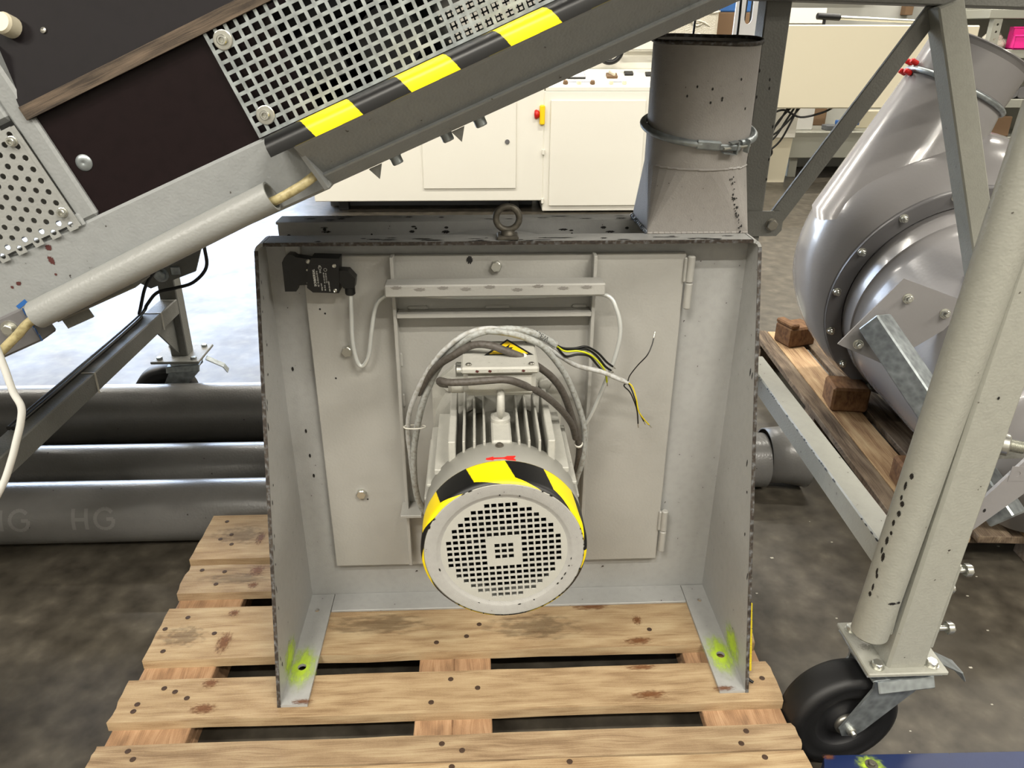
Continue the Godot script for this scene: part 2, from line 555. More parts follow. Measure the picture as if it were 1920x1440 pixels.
	# sprayed paint and rust marks, cut out by their own ragged alpha
	M.spray = decal(Color(0.74, 0.86, 0.22), 5, 0.3, 0.85, 0.0, 1.15)
	M.spray_foot = decal(Color(0.74, 0.86, 0.22), 5, 0.3, 0.85, 0.0, 1.15, Vector2(0.24, 0.12))
	M.rust = decal(Color(0.45, 0.26, 0.12), 9, 0.6, 0.7, 0.0, 1.3)
	M.stain = decal(Color(0.3, 0.24, 0.18), 15, 0.9, 0.3)
	M.chip = decal(Color(0.07, 0.06, 0.055), 23, 0.55, 1.0, 0.5)
	M.fleck = decal(Color(0.7, 0.68, 0.63), 33, 0.6, 1.0, 0.5)
	M.chip_red = decal(Color(0.3, 0.14, 0.13), 27, 0.55, 1.0, 0.5)

func decal(c: Color, seed_: int, soft: float, most: float, sharp := 0.0, gain := 1.6, gap := Vector2.ZERO) -> StandardMaterial3D:
	var im := Image.create(96, 96, false, Image.FORMAT_RGBA8)
	var n := noise(seed_, 0.06, 4)
	for y in 96:
		for x in 96:
			var d := Vector2(x - 47.5, y - 47.5).length() / 47.5
			var a := clampf((1.0 - d) * gain + n.get_noise_2d(x, y) * soft - 0.15 * soft, 0.0, 1.0)
			if d > 0.96:
				a = 0.0
			if gap.x > 0.0 and Vector2((x - 47.5) / 47.5 / gap.x, (y - 47.5) / 47.5 / gap.y).length() < 1.0:
				a = 0.0
			if sharp > 0.0:
				a = 1.0 if a > sharp else 0.0
			im.set_pixel(x, y, Color(c.r, c.g, c.b, smoothstep(0.0, 1.0, a) * most))
	var m := StandardMaterial3D.new()
	m.albedo_texture = ImageTexture.create_from_image(im)
	m.transparency = BaseMaterial3D.TRANSPARENCY_ALPHA
	m.roughness = 0.6
	return m

var chips := {}

func mark(called: String, material: Material, xf: Transform3D, w: float, h: float, parent: Node) -> void:
	# a thin patch of real paint, rust or a chip lying on a surface; local z is the surface normal
	# small chips of one thing are gathered and laid down together by lay_chips()
	var many := called == "paint_chip" or called == "paint_fleck"
	var key := [parent, material, called]
	if many and not chips.has(key):
		chips[key] = mb()
	var st: SurfaceTool = chips[key] if many else mb()
	var p := [V(-w / 2, -h / 2, 0), V(w / 2, -h / 2, 0), V(w / 2, h / 2, 0), V(-w / 2, h / 2, 0)]
	for k in 4:
		p[k] = xf * p[k]
	var n := xf.basis.z.normalized()
	smooth_quad(st, p, [n, n, n, n], [Vector2(0, 1), Vector2(1, 1), Vector2(1, 0), Vector2(0, 0)])
	if not many:
		part(called, st, material, parent)

func lay_chips() -> void:
	for key in chips:
		part(key[2] + "s", chips[key], key[1], key[0]).set_meta("kind", "stuff")

func facing(at: Vector3, normal: Vector3, up := Vector3.UP, spin := 0.0) -> Transform3D:
	var z := normal.normalized()
	var x := up.cross(z).normalized()
	return Transform3D(Basis(x, z.cross(x), z).rotated(z, spin), at)

# ---------------------------------------------------------------- the room
func build_room() -> void:
	var st := mb()
	bx(st, -9, 9, -0.2, 0, -11, 6)
	struct("floor", st, M.floor, "worn brown-grey concrete workshop floor with stains and specks", "floor")
	var fl := get_node("floor")
	for k in 46:
		var s := rng.randf_range(0.004, 0.011)
		mark("paint_fleck", M.fleck, Transform3D(Basis(V(1, 0, 0), V(0, 0, -1), V(0, 1, 0)), V(rng.randf_range(0.62, 1.6), 0.0006, rng.randf_range(-0.5, 0.5))), s * 1.5, s, fl)
	st = mb()
	bx(st, -30, 12, -0.25, -0.02, -40, -11)
	struct("trim_1", st, M.floor, "concrete yard outside the open hall gate", "yard")
	st = mb()
	bx(st, -9.2, 9.2, 5.2, 5.4, -11.2, 6.2)
	struct("ceiling", st, M.ceiling, "pale hall ceiling", "ceiling")
	st = mb()
	bx(st, 9, 9.2, 0, 5.2, -11, 6)
	struct("wall_right", st, M.wall, "plain pale hall wall on the right", "wall")
	st = mb()
	bx(st, -3.0, 9.2, 0, 5.2, -11.2, -11)
	bx(st, -9.2, -3.0, 4.5, 5.2, -11.2, -11)
	struct("wall_back", st, M.wall, "plain hall wall at the back with a wide open gate on its left", "wall")
	st = mb()
	bx(st, -9.2, 9.2, 0, 5.2, 6, 6.2)
	struct("wall_front", st, M.wall, "plain pale hall wall behind the camera", "wall")
	st = mb()
	bx(st, -9.2, -9, 0, 5.2, -11, 6)
	struct("wall_left", st, M.wall, "plain pale hall wall on the left", "wall")

func build_lamps() -> void:
	var proto: Node3D = null
	for z in [4.4, 3.3, -2.0, -5.4, -8.8]:
		for x in [-5.4, -1.8, 1.8, 5.4]:
			var label := "long ceiling light tube above the workshop floor"
			if proto == null:
				proto = thing("ceiling_light", label, "ceiling light", V(x, 5.0, z), Vector3.ZERO, "ceiling lights of the hall")
				var st := mb()
				bx(st, -0.85, 0.85, 0.03, 0.2, -0.09, 0.09, 0.01)
				part("lamp_housing", st, M.white, proto, true)
				st = mb()
				bx(st, -0.82, 0.82, 0.0, 0.03, -0.07, 0.07)
				part("lamp_diffuser", st, M.lamp, proto, true)
				var a := AreaLight3D.new()
				a.name = "lamp_glow"
				a.area_size = Vector2(1.62, 0.14)
				a.light_color = Color(1.0, 0.975, 0.925)
				a.light_energy = LAMP
				a.area_range = 30.0
				a.shadow_enabled = true
				a.rotation.x = -PI / 2
				a.position.y = -0.01
				proto.add_child(a)
			else:
				dup(proto, V(x, 5.0, z), Vector3.ZERO, label)

# ---------------------------------------------------------------- pallets
func build_pallet() -> void:
	var t := thing("pallet", "large pale wooden pallet with wide gapped boards carrying the grey machine housing", "pallet", V(-0.127, 0, 0.13))
	var rows := [[-0.341, -0.150, -0.797], [-0.126, -0.022, -0.786], [0.030, 0.190, -0.781], [0.243, 0.348, -0.786], [0.402, 0.459, -0.783], [0.4625, 0.62, -0.78]]
	var ends := [0.528, 0.533, 0.531, 0.536, 0.53, 0.53]
	var nails := [[-0.722, -0.252], [-0.751, -0.312], [-0.71, -0.21], [-0.745, -0.233], [-0.752, -0.107], [-0.702, -0.053], [-0.695, -0.099], [-0.73, 0.061], [-0.655, 0.114], [-0.748, 0.164], [-0.768, 0.096], [-0.708, 0.267], [-0.683, 0.277], [-0.654, 0.294], [-0.746, 0.306], [-0.747, 0.323], [-0.72, 0.415], [-0.704, 0.433],
		[-0.165, 0.161], [-0.072, 0.109], [-0.1, 0.145], [-0.131, 0.266], [-0.076, 0.291], [-0.168, 0.324], [0.306, 0.14], [0.509, 0.289], [0.434, 0.417], [-0.143, 0.422], [-0.105, 0.438], [0.416, 0.444], [-0.123, 0.472], [0.091, 0.47], [0.45, 0.475]]
	var boards := []
	for k in rows.size():
		var r: Array = rows[k]
		var st := mb()
		# ragged sawn ends: the outline of the board is uneven
		var poly := []
		var n := 6
		for i in n + 1:
			poly.append(Vector2(r[2] + rng.randf_range(-0.0025, 0.0025), -lerpf(r[0], r[1], float(i) / n)))
		var m := 14
		for i in range(1, m):
			poly.append(Vector2(lerpf(r[2], ends[k], float(i) / m), -r[1] + rng.randf_range(-0.0015, 0.0015)))
		for i in n + 1:
			var c := 0.004 if i == n or i == 0 else 0.0
			poly.append(Vector2(ends[k] + rng.randf_range(-0.0015, 0.0015) - c, -lerpf(r[1], r[0], float(i) / n)))
		for i in range(1, m):
			poly.append(Vector2(lerpf(ends[k], r[2], float(i) / m), -r[0] + rng.randf_range(-0.0015, 0.0015)))
		prism(st, poly, 0.118, 0.14 - 0.0004 * (k % 2), Transform3D(Basis(V(1, 0, 0), V(0, 0, -1), V(0, 1, 0)), Vector3.ZERO))
		var w: StandardMaterial3D = M.wood[k % 3].duplicate()
		w.uv1_offset = V(0.37 * k, 0.21 * k, 0.43 * k)
		boards.append(part("deck_board", st, w, t))
	for p in nails:
		for k in rows.size():
			if p[1] >= rows[k][0] and p[1] <= rows[k][1]:
				var st := mb()
				lathe(st, [Vector2(0.0056, 0), Vector2(0.0056, 0.0006), Vector2(0.0044, 0.0012), Vector2(0, 0.0009)], Transform3D(Basis(), V(p[0], 0.14, p[1])), 10)
				part("nail_head", st, M.nail, boards[k])
	var rusts := [[-0.642, -0.233, 0.03, 0.07, 0], [-0.616, -0.1, 0.05, 0.05, 1], [-0.612, -0.045, 0.035, 0.03, 1], [-0.63, 0.05, 0.035, 0.03, 2], [-0.626, 0.143, 0.042, 0.085, 2], [-0.619, 0.258, 0.045, 0.03, 3], [-0.613, 0.322, 0.07, 0.035, 3], [0.187, 0.062, 0.12, 0.03, 2], [0.284, 0.11, 0.03, 0.04, 2], [0.275, 0.174, 0.085, 0.03, 2], [0.267, 0.25, 0.09, 0.02, 3], [0.269, 0.322, 0.1, 0.03, 3]]
	for r in rusts:
		mark("rust_stain", M.rust, Transform3D(Basis(V(1, 0, 0), V(0, 0, -1), V(0, 1, 0)), V(r[0], 0.1407, r[1])), r[2], r[3], boards[r[4]])
	for r in [[-0.7, -0.25, 0.16, 0.1, 0], [-0.66, -0.07, 0.2, 0.05, 1], [-0.72, 0.12, 0.12, 0.08, 2], [0.05, 0.12, 0.25, 0.1, 2], [-0.3, 0.1, 0.3, 0.08, 2]]:
		mark("dirt_stain", M.stain, Transform3D(Basis(V(1, 0, 0), V(0, 0, -1), V(0, 1, 0)), V(r[0], 0.1405, r[1])), r[2], r[3], boards[r[4]])
	for x in [[-0.782, -0.632], [-0.2, -0.126], [-0.1255, -0.048], [0.37, 0.53]]:
		var st := mb()
		bx(st, x[0], x[1], 0.096, 0.118, -0.34, 0.62, 0.002)
		part("stringer_board", st, M.stringer, t)
	for x in [-0.71, -0.125, 0.455]:
		for z in [-0.27, 0.14, 0.55]:
			var st := mb()
			bx(st, x - 0.07, x + 0.07, 0.022, 0.096, z - 0.07, z + 0.07, 0.003)
			part("block", st, M.stringer, t)
		var st2 := mb()
		bx(st2, x - 0.05, x + 0.05, 0, 0.022, -0.34, 0.62, 0.002)
		part("bottom_board", st2, M.stringer, t)

func build_old_pallet() -> void:
	var t := thing("pallet", "weathered wooden pallet with blocks under the big glossy fan", "pallet", V(1.06, 0, -0.2), V(0, deg_to_rad(-3.6), 0))
	var xs := [[0.0, 0.058, 0], [0.064, 0.17, 1], [0.19, 0.28, 0], [0.33, 0.43, 1], [0.48, 0.58, 0], [0.63, 0.73, 0], [0.78, 0.88, 1]]
	for b in xs:
		var st := mb()
		bx(st, b[0], b[1], 0.118, 0.14 - 0.004 * b[2], -1.5, 0.02, 0.002)
		part("deck_board", st, M.pine if b[2] else M.old_wood, t, true)
	for z in [-1.44, -0.75, -0.06]:
		var st := mb()
		bx(st, 0.005, 0.875, 0.095, 0.118, z - 0.05, z + 0.05, 0.002)
		part("stringer_board", st, M.old_wood, t, true)
		for x in [0.06, 0.44, 0.82]:
			st = mb()
			bx(st, x - 0.05, x + 0.05, 0.0, 0.095, z - 0.05, z + 0.05, 0.002)
			part("block", st, M.old_wood, t, true)
	var spec := [[V(1.285, 0.136, -1.56), V(0.13, 0.085, 0.11), 0.3, "notched dark wood chock at the far end of the weathered pallet"],
		[V(1.235, 0.136, -0.955), V(0.125, 0.09, 0.12), -0.15, "square dark wood chock wedged against the fan flange"],
		[V(1.2, 0.136, -0.42), V(0.1, 0.08, 0.1), -0.1, "dark wood chock half hidden behind the round grey post"]]
	for s in spec:
		var st := mb()
		var h: Vector3 = s[1]
		box(st, h, Transform3D(Basis(), V(0, h.y / 2, 0)), 0.008)
		if s[0].z < -1.5:
			box(st, V(0.04, 0.02, h.z), Transform3D(Basis(), V(-0.045, h.y + 0.008, 0)), 0.006)
		var o := solo("wood_block", st, M.block_wood, s[3], "wood block")
		o.position = s[0]
		o.rotation.y = s[2]

# ---------------------------------------------------------------- the machine housing on the pallet
func build_housing() -> void:
	var t := thing("fan_housing", "grey painted steel fan housing with open front and tall outlet duct on the pale pallet", "fan housing", V(0, 0.14, 0))
	var flat := Transform3D(Basis(V(1, 0, 0), V(0, 0, -1), V(0, 1, 0)), Vector3.ZERO)
	var side := Transform3D(Basis(V(0, 0, 1), V(0, 1, 0), V(-1, 0, 0)), Vector3.ZERO)
	var st := mb()
	bx(st, -0.464, 0.464, 0.14, 0.989, -0.006, 0.0)
	part("front_plate", st, M.housing, t)
	# top flange, bent at both corners
	st = mb()
	bx(st, -0.452, 0.452, 0.989, 0.995, -0.006, 0.05, 0.001)
	part("top_flange", st, M.housing, t)
	st = mb()
	bx(st, -0.452, 0.452, 0.9885, 0.9955, 0.05, 0.0512)
	part("worn_edge", st, M.edge, t)
	for s in [-1, 1]:
		st = mb()
		var poly := [Vector2(-0.006, 0.14), Vector2(0.325, 0.14), Vector2(0.056, 0.98), Vector2(-0.006, 0.98)]
		prism(st, poly, -s * 0.465 - 0.003, -s * 0.465 + 0.003, side)
		# rounded bend into the top flange
		for k in 4:
			var a0 := PI / 2 * k / 4.0
			var a1 := PI / 2 * (k + 1) / 4.0
			var c := Vector2(s * 0.453, 0.98)
			var q := []
			for rr in [[0.015, a0], [0.015, a1], [0.009, a1], [0.009, a0]]:
				q.append(c + Vector2(s * cos(rr[1]), sin(rr[1])) * rr[0])
			prism(st, q, -0.006, 0.05 + 0.006 * cos(a0), Transform3D())
		part("side_plate", st, M.housing, t)
		st = mb()
		var e0 := V(s * 0.465, 0.982, 0.0555)
		var e1 := V(s * 0.465, 0.141, 0.3255)
		bar(st, e0, e1, 0.0068, 0.0016, 0.0, V(0, 0.3, 0.95))
		part("worn_edge", st, M.edge, t)
		# foot with two bolt holes
		st = mb()
		var x0 := -0.462 if s < 0 else 0.41
		var x1 := -0.41 if s < 0 else 0.462
		hole_cell(st, x0, x1, -0.14, -0.002, Vector2(s * 0.441, -0.055), 0.0055, 0.1402, 0.146, flat)
		hole_cell(st, x0, x1, -0.325, -0.14, Vector2(s * 0.44, -0.227), 0.0085, 0.1402, 0.146, flat)
		part("foot", st, M.housing, t)
		mark("spray_paint", M.spray_foot, Transform3D(flat.basis, V(s * 0.44, 0.1466, 0.227)), 0.075, 0.15, t)
		mark("spray_paint", M.spray, facing(V(s * 0.4615, 0.175, 0.225), V(-s, 0, 0)), 0.12, 0.09, t)
		mark("rust_stain", M.rust, Transform3D(flat.basis, V(s * 0.42, 0.1465, 0.318)), 0.06, 0.018, t)
	st = mb()
	bx(st, -0.409, 0.409, 0.1403, 0.146, 0.0, 0.058, 0.001)
	part("bottom_flange", st, M.housing, t)
	# scroll between the plates, back plate with its own flange
	st = mb()
	lathe(st, [Vector2(0.405, -0.109), Vector2(0.405, -0.006)], Transform3D(Basis(V(1, 0, 0), V(0, 0, 1), V(0, -1, 0)), V(-0.03, 0.575, 0)), 64)
	part("scroll_casing", st, M.housing, t)
	st = mb()
	bx(st, -0.465, 0.465, 0.14, 0.995, -0.121, -0.115)
	bx(st, -0.47, 0.465, 0.989, 0.995, -0.175, -0.121, 0.001)
	part("back_plate", st, M.housing, t)
	for k in 26:
		var px := rng.randf_range(-0.46, 0.25)
		mark("paint_chip", M.chip, facing(V(px, rng.randf_range(0.955, 0.985), -0.1145), V(0, 0, 1)), rng.randf_range(0.006, 0.03), rng.randf_range(0.004, 0.01), t)
	for k in 30:
		mark("paint_chip", M.chip, Transform3D(flat.basis, V(rng.randf_range(-0.45, 0.44), 0.9956, rng.randf_range(0.02, 0.048))), rng.randf_range(0.01, 0.06), rng.randf_range(0.004, 0.012), t)
	for k in 16:
		mark("paint_chip", M.chip, Transform3D(flat.basis, V(rng.randf_range(-0.46, 0.25), 0.9956, rng.randf_range(-0.17, -0.13))), rng.randf_range(0.015, 0.06), rng.randf_range(0.006, 0.016), t)
	# door with its bolts and hinges
	st = mb()
	bx(st, -0.394, 0.338, 0.241, 0.962, 0.007, 0.02, 0.0015)
	var door := part("door", st, M.plate, t)
	for p in [[-0.028, 0.94], [-0.324, 0.77], [-0.322, 0.436]]:
		st = mb()
		bolt(st, V(p[0], p[1], 0.02), V(0, 0, 1), 0.0195, 0.01, 0.0, 0.15)
		part("hex_bolt", st, M.bright, door)
	for y in [[0.852, 0.958], [0.268, 0.377]]:
		st = mb()
		var mid: float = (y[0] + y[1]) / 2
		cyl(st, V(0.3465, y[0], 0.026), V(0.3465, mid - 0.0006, 0.026), 0.0075, 16, 0.002)
		cyl(st, V(0.3465, mid + 0.0006, 0.026), V(0.3465, y[1], 0.026), 0.0075, 16, 0.002)
		bx(st, 0.334, 0.342, mid, y[1] - 0.004, 0.018, 0.026, 0.002)
		part("hinge", st, M.plate, door)
	mark("paint_chip", M.chip, facing(V(-0.078, 0.952, 0.0205), V(0, 0, 1)), 0.018, 0.022, door)
	for p in [[-0.369, 0.857], [-0.36, 0.848], [-0.352, 0.71], [-0.31, 0.42]]:
		mark("paint_chip", M.chip, facing(V(p[0], p[1], 0.0205), V(0, 0, 1)), 0.006, 0.006, door)
	for p in [[-0.441, 0.723], [-0.43, 0.58], [-0.428, 0.52], [-0.425, 0.47], [-0.384, 0.69]]:
		mark("paint_chip", M.chip, facing(V(p[0], p[1], 0.0006), V(0, 0, 1)), 0.007, 0.014, t)
	for k in 24:
		var sy := rng.randf_range(0.2, 0.95)
		var sgn := -1.0 if k % 4 else 1.0
		var zmax := 0.056 + (0.98 - sy) / 0.84 * 0.269
		mark("paint_chip", M.chip, facing(V(sgn * 0.4615, sy, zmax - rng.randf_range(0.004, 0.03)), V(-sgn, 0, 0)), rng.randf_range(0.004, 0.008), rng.randf_range(0.006, 0.026), t)
	# bracket frame round the motor
	for x in [[-0.226, -0.219], [0.155, 0.162]]:
		st = mb()
		bx(st, x[0], x[1], 0.262, 0.966, 0.02, 0.05, 0.001)
		part("bracket_rib", st, M.plate, t)
	st = mb()
	bx(st, -0.234, 0.173, 0.902, 0.9255, 0.05, 0.092, 0.0025)
	part("bracket_crossbar", st, M.plate, t)
	for k in 9:
		mark("paint_chip", M.patch, facing(V(-0.215 + 0.044 * k + rng.randf_range(-0.006, 0.006), rng.randf_range(0.915, 0.923), 0.0926), V(0, 0, 1)), 0.03, 0.009, t)
	st = mb()
	bx(st, -0.219, 0.155, 0.847, 0.856, 0.02, 0.052, 0.001)
	for p in [[-0.2, -0.16], [-0.05, 0.0], [0.12, 0.15]]:
		bx(st, p[0], p[1], 0.855, 0.862, 0.02, 0.028, 0.003)
	part("bracket_crossbar", st, M.plate, t)
	st = mb()
	bx(st, -0.235, -0.19, 0.405, 0.412, 0.02, 0.075, 0.001)
	part("bracket_ledge", st, M.plate, t)
	for p in [[-0.2225, 0.75], [-0.2225, 0.66], [0.1585, 0.8], [-0.2225, 0.55]]:
		st = mb()
		box(st, V(0.006, 0.03, 0.006), Transform3D(Basis(), V(p[0] + 0.004, p[1], 0.024)), 0.0025)
		part("weld_bead", st, M.plate, t)
	# lifting eye
	st = mb()
	bx(st, -0.026, 0.014, 0.995, 1.0025, 0.006, 0.046, 0.002)
	lathe(st, [Vector2(0.014, 1.0025), Vector2(0.013, 1.008), Vector2(0.008, 1.012)], Transform3D(Basis(), V(-0.006, 0, 0.026)), 20, true)
	var ring := []
	for k in 32:
		var a := TAU * k / 32
		ring.append(V(-0.006 + cos(a) * 0.0215, 1.0325 + sin(a) * 0.0215, 0.026))
	tube(st, ring, 0.0062, 12, 1, true)
	part("lifting_eye", st, M.dull_steel, t)
	build_duct(t)

func build_duct(t: Node3D) -> void:
	var c := V(0.362, 1.117, -0.075)
	var r := 0.097
	var st := mb()
	# square to round transition
	var low := [V(0.458, 0.996, 0.0), V(0.458, 0.996, -0.15), V(0.262, 0.996, -0.15), V(0.262, 0.996, 0.0)]
	var C := func(a: float): return c + V(cos(a) * r, 0, -sin(a) * r)
	var n := 8
	for q in 4:
		var mid := -PI / 4 + q * PI / 2
		for i in n:
			var a0 := mid - PI / 4 + PI / 2 * i / n
			var a1 := mid - PI / 4 + PI / 2 * (i + 1) / n
			tri(st, low[q], C.call(a1), C.call(a0))
		var edge := mid + PI / 4
		tri(st, low[q], low[(q + 1) % 4], C.call(edge))
	part("duct_transition", st, M.chimney, t)
	st = mb()
	var top := 1.336
	var outer := []
	var m := 48
	for i in m:
		var a := TAU * i / m
		outer.append(a)
	for i in m:
		var a0: float = outer[i]
		var a1: float = outer[(i + 1) % m]
		var d0 := V(cos(a0), 0, -sin(a0))
		var d1 := V(cos(a1), 0, -sin(a1))
		var h0 := top + 0.006 * sin(a0) + 0.0012 * sin(a0 * 3.0 + 1.0)
		var h1 := top + 0.006 * sin(a1) + 0.0012 * sin(a1 * 3.0 + 1.0)
		var cc := V(c.x, 0, c.z)
		for w in [[r, 1.0], [r - 0.002, -1.0]]:
			var p := [cc + d0 * w[0] + V(0, 1.115, 0), cc + d1 * w[0] + V(0, 1.115, 0), cc + d1 * w[0] + V(0, h1, 0), cc + d0 * w[0] + V(0, h0, 0)]
			if w[1] < 0:
				smooth_quad(st, [p[1], p[0], p[3], p[2]], [-d1, -d0, -d0, -d1], [Vector2.ZERO, Vector2.ZERO, Vector2.ZERO, Vector2.ZERO])
			else:
				smooth_quad(st, p, [d0, d1, d1, d0], [Vector2.ZERO, Vector2.ZERO, Vector2.ZERO, Vector2.ZERO])
	part("duct_tube", st, M.chimney, t)
	var rim := []
	for i in m:
		var a := TAU * i / m
		rim.append(V(c.x + cos(a) * (r + 0.001), top + 0.006 * sin(a) + 0.0012 * sin(a * 3.0 + 1.0) - 0.002, c.z - sin(a) * (r + 0.001)))
	st = mb()
	tube(st, rim, 0.004, 8, 1, true)
	part("duct_rim", st, M.edge, t)
	st = mb()
	for i in 22:
		var a := lerpf(-2.6, -0.5, i / 21.0)
		box(st, V(0.014, 0.0045, 0.004), Transform3D(Basis(Vector3.UP, a + PI / 2), V(c.x + cos(a) * r, 1.117 + rng.randf_range(-0.001, 0.001), c.z - sin(a) * r)), 0.0018)
	for i in 18:
		box(st, V(0.012, 0.0045, 0.004), Transform3D(Basis(), V(0.268 + i * 0.0108, 0.9965, 0.001)), 0.0018)
	part("weld_seam", st, M.chimney, t)
	st = mb()
	for i in 12:
		box(st, V(0.007, 0.009, 0.016), Transform3D(Basis(Vector3.UP, rng.randf_range(-0.4, 0.4)), V(0.26, 0.999, -0.006 - i * 0.0125)), 0.003)
	part("weld_seam", st, M.weld, t, false, "bare bluish weld seam at the foot of the duct")
	for k in 34:
		var u := rng.randf()
		var p: Vector3 = V(0.44, 0.998, 0.002).lerp(V(0.408, 1.105, 0.012), u)
		mark("paint_chip", M.chip, facing(p + V(rng.randf_range(-0.006, 0.006), 0, 0.003), V(0.15, 0.1, 1)), rng.randf_range(0.002, 0.006), rng.randf_range(0.003, 0.008), t)
	for k in 8:
		var a := rng.randf_range(-2.4, -0.7)
		mark("paint_chip", M.chip, facing(V(c.x + cos(a) * (r + 0.0006), rng.randf_range(1.13, 1.3), c.z - sin(a) * (r + 0.0006)), V(cos(a), 0, -sin(a))), 0.005, 0.007, t)

	# the loose pulling ring round the duct
	var o := thing("pipe_clamp", "shiny galvanised pull ring clamp hanging round the grey outlet duct", "pipe clamp", V(c.x, 1.18, c.z), V(deg_to_rad(10), 0, deg_to_rad(-2.5)))
	st = mb()
	var arc := []
	for k in 60:
		var a := deg_to_rad(-58.0 + 318.0 * k / 59.0)
		arc.append(V(cos(a) * 0.1045, 0, -sin(a) * 0.1045))
	tube(st, arc, 0.0068, 12, 1)
	part("clamp_ring", st, M.zinc, o, true)
	st = mb()
	var on := func(deg: float, rr: float, y: float): return V(cos(deg_to_rad(deg)) * rr, y, -sin(deg_to_rad(deg)) * rr)
	bar(st, on.call(-106, 0.107, 0.0), on.call(-82, 0.109, 0.0), 0.009, 0.017, 0.003)
	bar(st, on.call(-84, 0.109, -0.002), on.call(-62, 0.114, -0.004), 0.006, 0.011, 0.002)
	part("lock_lever", st, M.zinc, o, true)
	st = mb()
	var q0: Vector3 = on.call(-66, 0.111, -0.004)
	var q1: Vector3 = on.call(-61, 0.112, -0.004)
	bar(st, q0, q0 + (q1 - q0).normalized() * 0.003, 0.012, 0.024, 0.001)
	bar(st, on.call(-52, 0.112, -0.004), on.call(-50.5, 0.112, -0.004), 0.012, 0.024, 0.001)
	bar(st, q0 + V(0, 0.0115, 0), on.call(-74, 0.112, 0.006), 0.01, 0.002, 0.0)
	bar(st, q0 + V(0, -0.0115, 0), on.call(-80, 0.111, -0.011), 0.01, 0.002, 0.0)
	part("lock_bracket", st, M.zinc, o, true)
	st = mb()
	cyl(st, on.call(-80, 0.113, -0.004), on.call(-48, 0.113, -0.004), 0.0032, 12)
	part("lock_bolt", st, M.bright, o, true)

